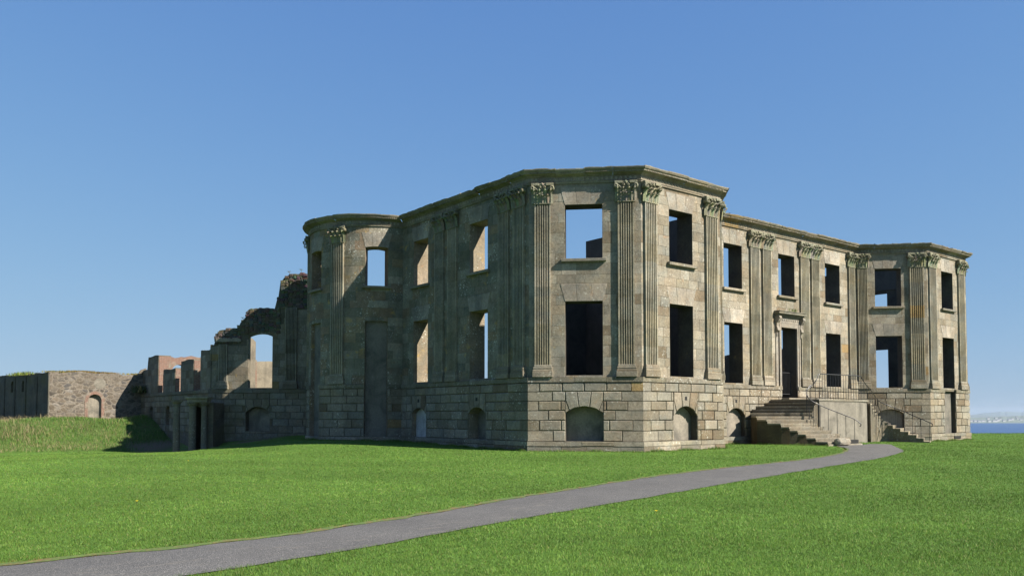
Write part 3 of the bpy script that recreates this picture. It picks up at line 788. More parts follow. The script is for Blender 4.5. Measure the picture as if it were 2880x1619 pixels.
# bow
BC = (-3.19, 18.41); BR = 3.85
bow = Arc(BC, BR, 95.9, 264.1, -.9, -.9)
def au(deg): return BR * (RD(deg) - bow.a0)
bo_ops = []; bo_pan = []
for c_ in (117, 180, 243):
    u = au(c_); bo_ops.append(dict(u0=u - .64, u1=u + .64, z0=8.66, z1=10.84, rise=.05))
    bo_pan.append(dict(u0=u - .63, u1=u + .63, z0=.30, z1=6.75, depth=.34))
wall('rounded bow wall with blocked tall doorways, sunlit only at its upper left', bow, bo_ops, (), .92, [(au(209) - .40, au(209) + .40), (au(151) - .40, au(151) + .40)], bo_pan, ic=(.2, .15, .11), mat='west')  # lower tone deepens the bow's shade; paler reveals paint sunlit jambs
# west wall (in shade)
JY = 14.58
west = Fr((A[0], JY), A, -.9, T45)
wu = lambda y: JY - y
w_ops = pair(wu(13.52), wu(12.08)) + pair(wu(8.24), wu(6.76))
wall('west wall, in shade, between the bow and the near corner', west, w_ops, [nich(wu(13.5), wu(12.1), depth=.30, hole=True, rise=.3, pale=True), nich(wu(8.2), wu(6.8), depth=.6, dark=True, hole=True, rise=.3)], .88,  # lower tone deepens the wall's shade; lichen and rust are its own
     [(wu(11.28), wu(10.50)), (wu(10.08), wu(9.30)), (wu(5.80), wu(5.04)), (wu(4.66), wu(3.92))], ic=(.25, .205, .15), mat='west')  # paler reveals paint sunlight into the jambs
# near canted face
ab = Fr(A, B, T45, T45)
wall('wide canted face at the near corner, half lit', ab, pair(1.66, 3.32), [nich(1.67, 3.32, depth=.62)], 1.0, [(.30, 1.02), (4.01, 4.73)])
bc_ = Fr(B, Cc, T45, T45)
wall('sunlit front face of the near bay', bc_, pair(1.90, 3.52), [nich(2.02, 3.66, depth=.42, hole=True, z1=2.02, rise=.42)], 1.02, [(.20, .97), (4.42, 5.26)])
cd_ = Fr(Cc, D, T45, -T45)
wall('hidden return face of the near bay', cd_, pair(1.38, 3.0), [nich(1.4, 3.0)], 1.0, [(.26, 1.0), (3.5, 4.05)])
en = Fr(D, E_, -T45, -T45)
eu = lambda x: x - D[0]
dr = dict(u0=eu(15.03), u1=eu(16.62), z0=2.62, z1=6.72, door=True)
e_ops = pair(eu(9.87), eu(11.48)) + pair(eu(14.93), eu(16.55), lo=False) + pair(eu(19.83), eu(21.49)) + [dr]
wall('long entrance wall with the central doorway', en, e_ops, [nich(eu(9.9), eu(11.5), hole=True, z1=2.0, rise=.4, depth=.30)], 1.04,
     [(eu(12.15), eu(12.98)), (eu(13.30), eu(14.10)), (eu(17.05), eu(17.92)), (eu(18.22), eu(19.05)), (eu(22.42), eu(23.12))])
ef = Fr(E_, F, -T45, T45); L_ = ef.L
wall('canted face of the far bay, half lit', ef, pair(L_ - 3.22, L_ - 1.62), [nich(L_ - 3.22, L_ - 1.62, z1=2.0, depth=.28)], .98, [(.08, .70), (L_ - 1.10, L_ - .26)])
fg = Fr(F, G, T45, T45)
wall('sunlit front face of the far bay', fg, pair(2.02, 3.62), (), 1.02, [(.20, 1.10), (4.28, 5.14)], [dict(u0=1.98, u1=3.55, z0=.42, z1=3.30, depth=.22, pale=True)])
gh = Fr(G, H, T45, T45)
wall('hidden canted east corner', gh, pair(1.7, 3.3), [nich(1.7, 3.3)], 1.0, [(.3, 1.0), (4.0, 4.7)])
east = Fr(H, (35.55, 14.6), T45, 0)
wall('rear-right east wall', east, pair(3.35, 4.95) + pair(8.6, 10.1), [nich(3.3, 4.9), nich(8.6, 10.1)], 1.0, [(.4, 1.1), (5.6, 6.4)])

# interior cross walls
def inner_wall(x0, y0, x1, y1, z1, t=.8, top=None, ops=(), mat='inner', name='inner_wall', lab=None, z0=-.5, col=(.3, .27, .2), parent=mansion):
    fr = Fr((x0, y0), (x1, y1)); mb = MB(); wallcore(mb, fr, z0, z1, 0, t, list(ops), col, top=top, step=.35)
    o = mb.build(name, M[mat], parent)
    if lab: o['label'] = lab
    return o
def ragged(pts, amp=.12, seed=0):
    r = random.Random(seed); ph = [r.uniform(0, 6.28) for _ in range(4)]
    xs_ = [p[0] for p in pts]; zs_ = [p[1] for p in pts]
    return lambda u: float(np.interp(u, xs_, zs_)) + amp * (sin(u * 3.1 + ph[0]) * .5 + sin(u * 7.7 + ph[1]) * .3 + sin(u * 17 + ph[2]) * .2)
inner_wall(6.0, 10.0, 6.0, 1.0, 11.7, mat='shade_plaster', lab='tall plastered cross wall inside the near bay')
inner_wall(.2, 10.05, 7.4, 10.05, 8.6, top=ragged([(0, 7.4), (3, 8.3), (7.2, 8.7)], .15, 2), mat='shade_plaster')
inner_wall(25.7, 10.0, 25.7, 5.2, 11.5, mat='shade_plaster', top=ragged([(0, 11.3), (8, 11.3)], .05, 4), lab='tall plastered cross wall inside the far bay')
inner_wall(26.0, 24.0, 26.0, 10.1, 6.3, mat='shade_plaster', top=ragged([(0, 6.1), (14, 6.4)], .1, 5))
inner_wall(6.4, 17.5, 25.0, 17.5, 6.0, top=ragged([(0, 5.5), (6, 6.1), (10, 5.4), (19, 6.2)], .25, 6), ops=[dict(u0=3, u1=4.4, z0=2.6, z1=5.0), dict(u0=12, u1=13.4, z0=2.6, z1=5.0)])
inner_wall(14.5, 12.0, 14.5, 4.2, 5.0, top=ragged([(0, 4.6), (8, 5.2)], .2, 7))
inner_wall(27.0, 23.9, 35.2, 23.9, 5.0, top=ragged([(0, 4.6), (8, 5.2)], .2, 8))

inner_wall(34.45, 11.0, 34.45, 4.6, 13.4, t=.25, mat='shade_plaster', name='sky_block_slab', z0=11.15)  # added slab, only blocks the sky behind the far bay's upper window
# door surround: architrave, frieze, consoles and hood
mb = MB(); u0, u1, zt = dr['u0'], dr['u1'], dr['z1']; sc = (.255, .228, .19)
for a, b in ((u0 - .24, u0), (u1, u1 + .24)):
    wbox(mb, en, a, b, 2.72, zt + .24, UPD - .03, UPD + .09, sc, .012)
    i0, i1 = (a, a + .09) if a < u0 else (b - .09, b)
    wbox(mb, en, i0, i1, 3.0, zt + .24, UPD + .05, UPD + .125, sc, .008)
wbox(mb, en, u0, u1, zt, zt + .24, UPD - .03, UPD + .088, sc, .012)
for a, b in ((u0 - .50, u0 - .26), (u1 + .26, u1 + .50)):
    wbox(mb, en, a, b, 2.72, zt - .1, UPD - .03, UPD + .05, sc, .01)
wbox(mb, en, u0 - .30, u1 + .30, zt + .245, zt + .62, UPD - .03, UPD + .07, sc, .01)
for j in range(9):
    uu = u0 - .1 + (u1 - u0 + .2) * j / 8; wbox(mb, en, uu - .035, uu + .035, zt + .40, zt + .49, UPD + .06, UPD + .10, sc, .01)
ds = mb.build('door_surround', M['stone'], mansion)
mb = MB()
for za, zb, oo in ((zt + .62, zt + .70, .16), (zt + .70, zt + .76, .24), (zt + .76, zt + .88, .36), (zt + .88, zt + .93, .40)):
    wbox(mb, en, u0 - .48 - oo * .3, u1 + .48 + oo * .3, za, zb, UPD - .03, UPD + oo, (.20, .185, .145), .012)
mb.build('door_hood', M['corn'], ds)
for s_, uc in ((-1, u0 - .40), (1, u1 + .40)):
    mb = MB(); prof = [(.10, zt - .28), (.20, zt - .20), (.17, zt - .08), (.12, zt + .05), (.14, zt + .22), (.26, zt + .36), (.34, zt + .50), (.30, zt + .62)]
    for (da, za), (db, zb) in zip(prof[:-1], prof[1:]):
        a, b = uc - .11, uc + .11
        mb.face([en.P(a, za, UPD + da), en.P(b, za, UPD + da), en.P(b, zb, UPD + db), en.P(a, zb, UPD + db)], sc)
        mb.face([en.P(a, za, UPD - .02), en.P(a, za, UPD + da), en.P(a, zb, UPD + db), en.P(a, zb, UPD - .02)], sc)
        mb.face([en.P(b, za, UPD + da), en.P(b, za, UPD - .02), en.P(b, zb, UPD - .02), en.P(b, zb, UPD + db)], sc)
    mb.face([en.P(uc - .11, prof[0][1], UPD - .02), en.P(uc + .11, prof[0][1], UPD - .02), en.P(uc + .11, prof[0][1], UPD + .10), en.P(uc - .11, prof[0][1], UPD + .10)], sc)
    for zz in (zt - .38, zt - .48):
        mb.tube([en.P(uc, zz + .05, UPD + .08), en.P(uc, zz - .05, UPD + .08)], .05, 6, sc)
    mb.build('scroll_console', M['stone'], ds)

# metal gate in the doorway
gt = empty('metal_gate', (15.8, 3.45, 2.6), 'black iron bar gate standing in the central doorway at the top of the steps', 'gate')
mb = MB(); gx0, gx1, gy, gz0, gz1 = 15.10, 16.52, 3.55, 2.86, 4.12
mb.tube([(gx0, gy, gz0), (gx1, gy, gz0)], .02); mb.tube([(gx0, gy, gz1), (gx1, gy, gz1)], .02)
mb.tube([(gx0, gy, gz0 - .2), (gx0, gy, gz1)], .022); mb.tube([(gx1, gy, gz0 - .2), (gx1, gy, gz1)], .022)
mb.build('gate_frame', M['iron'], gt)
for i in range(1, 11):
    mb = MB(); x = gx0 + (gx1 - gx0) * i / 11; mb.tube([(x, gy, gz0), (x, gy, gz1)], .011, 5); mb.build('gate_bar', M['iron'], gt)

# vent in the base of the far bay
mb = MB(); wbox(mb, fg, 3.05, 3.95, .10, .27, .05, .085, (.02, .02, .02)); mb.build('base_vent', M['void'], mansion)

# ------------------------------------------------------------------ entrance steps
GS = .06
st = empty('entrance_steps', (15.8, 0, GS), 'wide curved stone steps with a rendered landing block below the front door', 'steps')
land_z = 2.50; NS = 13; rs = (land_z - GS) / NS
O = [(13.8, 3.08), (13.3, 3.05), (12.5, 3.05), (12.0, 2.98), (11.4, 2.64), (11.0, 1.99), (10.9, 1.27), (11.08, .55), (11.28, .18), (11.5, -.17), (11.7, -.52), (11.95, -.92), (12.2, -1.45)]
I = [(13.8, .10), (13.55, .12), (13.42, .12), (13.32, .12), (13.27, .10), (13.25, .08), (13.30, .05), (13.42, -.05), (13.65, -.30), (13.9, -.60), (14.2, -.93), (14.5, -1.30), (14.8, -1.66)]
LAND = [(13.8, .10), (18.45, .10), (18.45, 3.06), (13.8, 3.06)]
def flight(O, I, back, z_top, name_parent, mirror=False):
    """each step: a tread slab with a slight nosing, resting on the mass below"""
    n = len(O)
    for k in range(1, n):
        z = z_top - rs * k
        if mirror: pts = [I[k - 1], I[k], O[k], O[k - 1]]
        else: pts = [I[k - 1], O[k - 1], O[k], I[k]]
        mb = MB(); c = stone(.98, 0, [(.31, .27, .205), (.28, .245, .19), (.33, .285, .22)])
        # slab with nosing beyond the riser line
        cx_ = sum(p[0] for p in pts) / 4; cy_ = sum(p[1] for p in pts) / 4
        sl = []
        for j, p in enumerate(pts):
            dx, dy = p[0] - cx_, p[1] - cy_; l = math.hypot(dx, dy) + 1e-6; e = .05 if j in ((1, 2) if mirror else (2, 3)) else .0
            sl.append((p[0] + dx / l * e, p[1] + dy / l * e))
        mb.prism(sl, z - .085 + .001 * k, z, c)
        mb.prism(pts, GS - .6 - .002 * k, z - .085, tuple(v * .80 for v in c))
        side = 3 if not mirror else 2      # outer flank: its shade painted in as a dark, mossy brown tone
        for q_ in range(4):
            if {pts[q_], pts[(q_ + 1) % 4]} == {O[k - 1], O[k]}: mb.c[len(mb.c) - 4 + q_] = (.085, .066, .042) if (k % 3) else (.07, .062, .045)
        if k < 5: mb.c[-4:] = [tuple(v * .6 for v in x_) for x_ in mb.c[-4:]]  # shade of the upper, west-facing risers painted into their colour
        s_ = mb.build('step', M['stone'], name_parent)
flight(O, I, None, land_z, st)
# outer bottom tread edge and mass: a plain kerb stone under the lowest riser
mb = MB(); mb.prism([(12.05, -1.55), (14.95, -1.78), (15.25, -1.50), (14.9, -1.30), (12.3, -1.1)][::1], GS - .5, GS + .07, (.24, .215, .165)); mb.build('bottom_kerb', M['stone'], st)
mb = MB(); mb.prism([(13.84, .02), (18.1, .02), (19.2, .28), (20.1, .80), (20.45, 1.4), (20.5, 3.04), (13.84, 3.04)], -.5, land_z - .11, (.3, .28, .24)); mb.build('landing_block', M['render'], st)
mb = MB(); mb.prism([(13.76, -.02), (18.15, -.02), (19.3, .22), (20.15, .72), (20.52, 1.4), (20.56, 3.05), (13.76, 3.05)], land_z - .108, land_z, (.21, .19, .15)); mb.build('landing_slab', M['stone'], st)
mb = MB(); mb.aabox(14.95, 16.7, 2.6, 3.06, land_z - .05, land_z + .12, (.25, .22, .17)); mb.build('door_step', M['stone'], st)
# right-hand mass and flight
O2 = [(20.6, 3.0), (21.4, 3.0), (22.2, 3.0), (23.0, 3.0), (23.6, 2.9), (24.0, 2.5), (24.3, 2.15), (24.6, 1.85), (24.9, 1.5), (25.1, 1.1), (25.2, .75), (25.3, .3), (25.3, -.1), (25.3, -.5)]
I2 = [(20.0, .5), (20.6, .75), (21.2, 1.0), (21.8, 1.2), (22.3, 1.35), (22.6, 1.3), (22.8, 1.15), (22.95, .98), (23.0, .72), (23.0, .26), (23.0, -.23), (23.0, -.72), (23.0, -1.15), (23.0, -1.5)]
flight(O2, I2, None, land_z, st, True)
# outer side face of the left flight is the ends of the masses above; black mats / drain blocks at the foot
for (x, y) in ((14.35, -1.42),):
    mb = MB(); mb.aabox(x - .45, x + .35, y - .28, y - .06, GS + .05, GS + .27, (.02, .02, .02)); mb.build('boot_scraper', M['void'], st)

# loose stone at the foot of the steps
mb = MB(); rr = random.Random(5); cx_, cy_, cz_ = 12.95, -1.80, .10
prof = [(-.42, .10), (-.36, .19), (-.1, .22), (.2, .215), (.38, .18), (.44, .08)]; rings = []
for t, r in prof:
    rings.append([(cx_ + t * .95, cy_ - t * .25 + r * cos(a) * rr.uniform(.9, 1.1), cz_ + .14 + r * sin(a) * rr.uniform(.92, 1.08)) for a in [2 * pi * q_ / 10 for q_ in range(10)]])
for i in range(len(rings) - 1):
    for q_ in range(10): mb.face([rings[i][q_], rings[i][(q_ + 1) % 10], rings[i + 1][(q_ + 1) % 10], rings[i + 1][q_]], (.26, .23, .18))
mb.face(rings[0][::-1], (.26, .23, .18)); mb.face(rings[-1], (.26, .23, .18))
tag(mb.build('stone_block', M['stone']), 'worn rounded stone lying at the foot of the entrance steps', 'stone')

# railings
def railing(name, pts, label, posts, r=.026, curl=None):
    e = empty(name, (pts[0][0], pts[0][1], 2.5), label, 'railing', 'black iron railings on the entrance steps')
    mb = MB(); P_ = [np.array(p[:3], float) for p in pts]
    # smooth the hand rail a little
    path = []
    for i in range(len(P_) - 1):
        for t in (0, .25, .5, .75):
            p0 = P_[max(i - 1, 0)]; p1 = P_[i]; p2 = P_[i + 1]; p3 = P_[min(i + 2, len(P_) - 1)]
            path.append(.5 * ((2 * p1) + (-p0 + p2) * t + (2 * p0 - 5 * p1 + 4 * p2 - p3) * t * t + (-p0 + 3 * p1 - 3 * p2 + p3) * t ** 3))
    path.append(P_[-1])
    if curl:
        l = P_[-1]; d = P_[-1] - P_[-2]; d[2] = 0; d /= np.linalg.norm(d)
        for a in (.3, .7, 1.2, 1.8, 2.4, 3.0): path.append(l + d * .09 * sin(a) + np.array([0, 0, -.09 * (1 - cos(a)) - .02]))
    mb.tube(path, r, 6); mb.build('handrail', M['iron'], e)
    for (x, y, zb, zt) in posts:
        mb = MB(); mb.tube([(x, y, zb), (x, y, zt)], .014, 5); mb.build('baluster', M['iron'], e)
    return e
# upper: landing front rail, sweeping down the inner side of the right-hand flight
RH = 1.36
top_pts = [(12.98, .28, 2.98), (13.2, .26, 3.06), (13.50, .20, 3.26), (13.62, .10, 3.45), (13.75, .08, 3.62), (13.95, .07, 3.86), (14.2, .07, land_z + RH), (16.2, .07, land_z + RH), (18.0, .07, land_z + RH), (18.4, .12, land_z + RH - .12), (18.9, .2, 3.45), (19.7, .35, 3.15), (20.6, .6, 2.86), (21.4, .85, 2.60), (22.2, 1.0, 2.40), (22.75, .85, 2.22), (23.05, .5, 2.02), (23.12, .0, 1.82), (23.12, -.6, 1.55), (23.12, -1.2, 1.30), (23.12, -1.55, 1.15)]
def rail_z(pts, x=None, i=None): return pts
posts = []
for i in range(17):
    x = 13.95 + (18.2 - 13.95) * i / 16; posts.append((x, .07, land_z - .1, land_z + RH - (.10 if i == 0 else 0)))
posts.append((13.62, .12, land_z - rs - .1, 3.45))
acc = [(p[0], p[1], p[2]) for p in top_pts[9:]]
dd_ = np.array(acc); cum = np.r_[0, np.cumsum(np.hypot(*np.diff(dd_[:, :2], axis=0).T))]
for s_ in np.linspace(.3, cum[-1] - .1, 14):
    x = float(np.interp(s_, cum, dd_[:, 0])); y = float(np.interp(s_, cum, dd_[:, 1])); z = float(np.interp(s_, cum, dd_[:, 2]))
    posts.append((x, y, z - RH + .05, z))
railing('iron_railing', top_pts, 'long black iron railing along the landing and down the right flight', posts, curl=True)
ip = [(13.45, .30), (13.22, .32), (13.05, .30), (12.95, .22), (12.98, .10), (13.1, -.08), (13.35, -.32), (13.62, -.62), (13.92, -.95), (14.2, -1.28), (14.5, -1.60), (14.66, -1.78)]
lp = [(x, y, 3.25 - 2.02 * i / (len(ip) - 1) ** 1.0) for i, (x, y) in enumerate(ip)]
lposts = [(x, y, z - RH + .12 if i else 2.3, z) for i, (x, y, z) in enumerate(lp) if i < 11]
lposts = [(x, y, max(GS, z - RH + .22), z) for (x, y, z) in lp[:11]]
railing('iron_railing', lp, 'shorter black iron railing winding down the inner side of the left flight', lposts, curl=True)

# ------------------------------------------------------------------ ruined north-west wing
wing = empty('ruined_wing', (-6.5, 26.5, 0), 'broken stepped wing wall with one tall arched window, joined behind the bow', 'ruined wing')
cf = Fr((-9.25, 29.25), (-3.5, 23.5), 0, 0)
topc = ragged([(0, 6.2), (.34, 6.2), (.36, 6.75), (.5, 7.0), (.62, 7.15), (1.9, 7.25), (1.95, 7.5), (2.2, 7.75), (2.4, 8.0), (2.42, 8.35), (2.6, 8.5), (4.42, 8.5), (4.44, 9.0), (4.6, 9.3), (4.62, 10.0), (4.8, 10.3), (4.95, 10.5), (5.3, 10.65), (6.3, 10.7), (8.2, 10.6)], .05, 11)
c_ops = [dict(u0=2.60, u1=4.20, z0=3.38, z1=6.85, rise=.18)]
mb = MB(); wallcore(mb, cf, -2.6, 3.2, -.045, TH, [dict(u0=2.5, u1=4.1, z0=.6, z1=2.15, rise=.35)], (.14, .122, .095))
wallcore(mb, cf, 3.2, 11, UPD - .02, .42, c_ops, (.095, .085, .065), top=topc, step=.12, icol=(.16, .14, .11))
def clipu(u): return topc(u) if u < 0 else (6.35 if u < 2.1 else (7.0 if u < 4.6 else 8.6))
ashlar(mb, cf, ZU, .8, [(2.6, 4.2, 3.38, 6.85)], UPD - .04, UPD, .005, .008, lambda: stone(.82, .02), .3, top=clipu)
cw = mb.build('window_wall', M['dark'], wing)
mb = MB(); ashlar(mb, cf, ZP, .95, [(2.5, 4.1, .6, ZP[5])], -.06, 0, .016, .02, lambda: stone(.85, 0), .15)
ashlar(mb, cf, [-2.6, -1.9, -1.3, -.7, -.1, .46], 1.1, [], -.06, .05, .01, .015, lambda: stone(.75, .03), .3)
ashlar(mb, cf, [3.06, 3.30], 1.5, [], -.16, .035, .004, .016, lambda: stone(.7, 0), .3)
niche_group(mb, cf, dict(u0=2.5, u1=4.1, z0=.6, z1=2.15, rise=.35), .85)
mb.build('rusticated_plinth', M['dark'], cw)
mb = MB(); mb.face([cf.P(2.5, .5, -.5), cf.P(4.1, .5, -.5), cf.P(4.1, 2.2, -.5), cf.P(2.5, 2.2, -.5)]); mb.build('niche_panel', M['panel'], cw)
mb = MB(); rs_ = random.Random(31)
u = .02
while u < 8.05:
    zc_ = clipu(u) - .05; zt_ = topc(u)
    z = zc_
    while z < zt_ - .03:
        w2 = rs_.uniform(.09, .2); h2 = rs_.uniform(.06, .12)
        if not (2.5 < u < 4.3 and z < 6.95):
            c_ = tuple(v * rs_.uniform(.6, 1.15) for v in (.10, .092, .072)); o_ = rs_.uniform(.0, .07)
            wpoly(mb, cf, [(u - w2 * rs_.uniform(.8, 1.1), z - h2), (u + w2 * rs_.uniform(.8, 1.1), z - h2 * rs_.uniform(.5, 1.1)), (u + w2 * rs_.uniform(.5, 1), z + h2 * rs_.uniform(.7, 1.1)), (u - w2 * rs_.uniform(.5, 1), z + h2)], UPD - .35 if z > zt_ - .15 else UPD - .06, UPD + o_, c_, .03)
        z += rs_.uniform(.13, .2)
    u += rs_.uniform(.2, .3)
mb.build('broken_rubble_core', M['dark'], cw)
mb = MB()
for i_ in range(12):
    a_ = .42 + i_ * .14; wpoly(mb, cf, [(a_, 6.36 + rs_.uniform(-.02, .02)), (a_ + .15, 6.36 + rs_.uniform(-.02, .02)), (a_ + .15, 6.58 + rs_.uniform(-.05, .05)), (a_, 6.58 + rs_.uniform(-.05, .05))], UPD - .03, UPD + .105, (.3, .3, .3))
mb.build('pale_mortar_band', M['panel'], cw)
p1 = pilaster(cf, .62, 1.20, wing, zc=6.2, cap=False, nf=5, k=.9); p1['label'] = 'short broken pilaster'
pilaster(cf, 5.10, 5.85, wing, zc=8.5, cap=False, nf=7, k=.75)
# receding piers
nf_ = Fr((-9.25, 45.6), (-9.25, 29.25), 0, 0); nu = lambda y: 45.6 - y
n_ops = [dict(u0=nu(41.3), u1=nu(40.0), z0=3.3, z1=9), dict(u0=nu(37.0), u1=nu(35.65), z0=3.3, z1=9), dict(u0=nu(32.8), u1=nu(31.35), z0=3.3, z1=9)]
def topn(u):
    y = 45.6 - u
    b = 6.2 if y > 40.6 else (5.0 if y > 36.3 else (5.45 if y > 32 else 5.9))
    if y > 44.3: b = 5.2
    return b + .035 * sin(u * 2.3) + .015 * sin(u * 11)
mb = MB(); wallcore(mb, nf_, -2.0, 3.2, -.045, TH, [dict(u0=nu(43.3), u1=nu(42.3), z0=1.0, z1=2.3, rise=.25), dict(u0=nu(38.9), u1=nu(37.9), z0=.9, z1=2.3, rise=.25)], (.14, .12, .095), icol=(.16, .135, .105))
wallcore(mb, nf_, 3.2, 9, UPD - .02, TH, n_ops, (.13, .113, .09), top=topn, step=.3, icol=(.17, .135, .10))
ex = [(o['u0'], o['u1'], 3.2, 9) for o in n_ops]
ashlar(mb, nf_, ZU[:8], .8, ex, UPD - .04, UPD, .005, .008, lambda: stone(.8, .0), .3, top=topn)
nw = mb.build('pier_wall', M['dark'], wing)
mb = MB(); ashlar(mb, nf_, ZP, 1.0, [(nu(43.3), nu(42.3), 1.0, 2.3), (nu(38.9), nu(37.9), .9, 2.3)], -.06, 0, .02, .03, lambda: stone(.85, 0), .2)
ashlar(mb, nf_, [3.06, 3.30], 1.4, [], -.16, .06, .004, .016, lambda: stone(.7, 0), .3); mb.build('rusticated_plinth', M['dark'], nw)
for (a, b, z0_, z1_) in ((40.0, 41.3, 0, 0), (35.65, 37.0, 0, 0), (31.35, 32.8, 0, 0)):
    y = b; zt_ = topn(nu(y + .05))
    mb = MB(); mb.aabox(-9.10, -8.27, y - .03, y + .02, 3.3, zt_ - .08); mb.build('brick_jamb', M['brick'], nw)
# walls standing inside the wing
inner_wall(-8.2, 43.2, -4.6, 43.2, 6.3, .6, ragged([(0, 6.2), (3.6, 6.35)], .10, 13), [dict(u0=.62, u1=1.75, z0=2.0, z1=5.65, rise=.35)], 'brick', 'brick_arch_wall', 'red brick cross wall with an arched opening', parent=wing)
inner_wall(-5.35, 33.0, -4.75, 33.0, 7.1, 1.2, ragged([(0, 6.9), (.3, 7.12), (.6, 6.85)], .03, 14), (), 'inner', 'plastered_pier', 'tall pale plastered pier seen through the arched window', parent=wing)
inner_wall(-4.45, 33.6, -2.0, 33.6, 5.55, .8, ragged([(0, 5.5), (2.5, 5.6)], .04, 15), (), 'inner', 'plastered_wall', 'low plastered wall with a brick edge seen through the arched window', parent=wing)
inner_wall(-4.68, 33.5, -4.45, 33.5, 5.6, .8, None, (), 'brick', 'brick_edge', parent=wing)
inner_wall(-6.6, 36.6, -3.0, 36.6, 5.3, .8, ragged([(0, 4.9), (1, 5.3), (3.6, 5.0)], .2, 16), (), 'inner', 'plastered_wall', parent=wing)
inner_wall(-7.6, 39.5, -5.2, 39.5, 4.9, .8, ragged([(0, 5.0), (.8, 4.9), (1.4, 4.2), (2.4, 4.5)], .2, 17), (), 'inner', 'plastered_wall', parent=wing)

# small portico in the sunken yard
def colmn(x, y, zb, zt, r, label, square=False):
    e = empty('stone_column', (x, y, zb), label, 'column', 'old stone columns in the sunken yard')
    mb = MB(); mb.lathe(x, y, [(r * 1.02, zb), (r * 1.05, zb + .9), (r, zt - .42), (r * .97, zt - .38)], 18, (.16, .148, .118)); mb.build('shaft', M['stone'], e, smooth=False)
    mb = MB(); mb.lathe(x, y, [(r * .97, zt - .38), (r * 1.15, zt - .36), (r * 1.05, zt - .32), (r * 1.05, zt - .22), (r * 1.4, zt - .14), (r * 1.4, zt - .10)], 18, (.16, .148, .112))
    mb.aabox(x - r * 1.45, x + r * 1.45, y - r * 1.45, y + r * 1.45, zt - .10, zt, (.16, .148, .112)); mb.build('capital', M['corn'], e)
    return e
colmn(-11.35, 28.85, -1.9, 2.55, .20, 'free-standing stone column left of the small portico')
colmn(-10.61, 28.11, -1.9, 2.42, .215, 'stone column carrying the left end of the portico slab')
colmn(-10.07, 27.57, -1.9, 2.42, .17, 'narrow stone column carrying the right end of the portico slab')
pf = Fr((-10.78, 28.28), (-9.85, 27.35)); mb = MB()
wbox(mb, pf, 0, pf.L, 2.42, 2.62, -.28, .28, (.22, .20, .15), .02, True); wbox(mb, pf, -.08, pf.L + .08, 2.62, 2.76, -.36, .36, (.22, .2, .14), .03, True)
o = mb.build('portico_slab', M['corn']); tag(o, 'mossy stone slab lying across the two portico columns', 'stone slab')
pw = empty('portico_doorway', (-10.0, 28.2, -1.9), 'dark masonry doorway between the two portico columns, built against the wing', 'doorway')
pf2 = Fr((-10.72, 28.52), (-9.58, 27.38)); mb = MB()
wallcore(mb, pf2, -2.2, 2.40, -.02, 1.45, [dict(u0=.38, u1=.86, z0=-2.2, z1=2.15, rise=.18)], (.12, .105, .08), icol=(.09, .08, .065)); mb.build('doorway_wall', M['dark'], pw)
mb = MB(); mb.face([pf2.P(.3, -2.2, -1.0), pf2.P(.95, -2.2, -1.0), pf2.P(.95, 2.3, -1.0), pf2.P(.3, 2.3, -1.0)]); mb.build('door_recess', M['shade_plaster'], pw)  # dark sheet, paints the unlit depth of the doorway
# ------------------------------------------------------------------ garden walls
rw = empty('rubble_wall', (-12.4, 45.6, 1), 'sunlit rubble stone wall with a small arched niche beyond the tall grass', 'wall')
rf = Fr((-15.8, 45.6), (-8.9, 45.6)); ru = lambda x: x + 15.8
nn = dict(u0=ru(-13.12), u1=ru(-12.17), z0=0.6, z1=3.25, rise=.46)
mb = MB(); wallcore(mb, rf, -.5, 5, 0, .12, [nn], (.25, .22, .17), top=ragged([(0, 4.85), (2, 4.95), (5.5, 4.82), (6.3, 4.8), (6.5, 5.3), (6.9, 5.4)], .07, 21), step=.22)
wallcore(mb, Fr((-15.8, 46.62), (-8.9, 46.62)), -.5, 5, 0, .12, [], (.25, .22, .17), top=ragged([(0, 4.85), (6.9, 4.9)], .07, 22), step=.3)
mb.face([(-15.8, 45.7, 4.80), (-8.9, 45.7, 4.80), (-8.9, 46.7, 4.80), (-15.8, 46.7, 4.80)])
mb.face([(-15.8, 45.6, -.5), (-15.8, 46.7, -.5), (-15.8, 46.7, 4.8), (-15.8, 45.6, 4.8)])
mb.build('masonry', M['rubble'], rw)
mb = MB(); n = 8; cx_ = -12.645; rr_ = .475
for i in range(n):
    a, b = pi * i / n, pi * (i + 1) / n
    mb.face([(cx_ + rr_ * cos(a), 45.6 + .06 + .26 * sin(a), .5), (cx_ + rr_ * cos(b), 45.6 + .06 + .26 * sin(b), .5), (cx_ + rr_ * cos(b), 45.6 + .06 + .26 * sin(b), 3.4), (cx_ + rr_ * cos(a), 45.6 + .06 + .26 * sin(a), 3.4)])
mb.build('niche_lining', M['panel'], rw)
mb = MB(); ring = []
for i in range(13):
    a = pi * i / 12; ring.append(((ru(cx_) - .475 * cos(a), 2.79 + .46 * sin(a)), (ru(cx_) - .70 * cos(a), 2.79 + .68 * sin(a))))
ring = [((ru(cx_) - .475, .8), (ru(cx_) - .68, .8))] + ring + [((ru(cx_) + .475, .8), (ru(cx_) + .68, .8))]
for (a, b), (c, d) in zip(ring[:-1], ring[1:]): wpoly(mb, rf, [a, b, d, c][::-1], -.02, .03, (.3, .2, .15))
mb.build('brick_surround', M['brick'], rw)
mb = MB()
for i in range(14):
    a, b = 2 * pi * i / 14, 2 * pi * (i + 1) / 14
    mb.face([rf.P(ru(-12.3), 4.10, .012), rf.P(ru(-12.3) + .42 * cos(a), 4.10 + .42 * sin(a), .010), rf.P(ru(-12.3) + .42 * cos(b), 4.10 + .42 * sin(b), .010)])
mb.build('plaster_patch', M['render'], rw)
bw = empty('buttressed_wall', (-17.5, 54, 1), 'long dark shaded wall with thin upright strips and small arched slots at far left', 'wall')
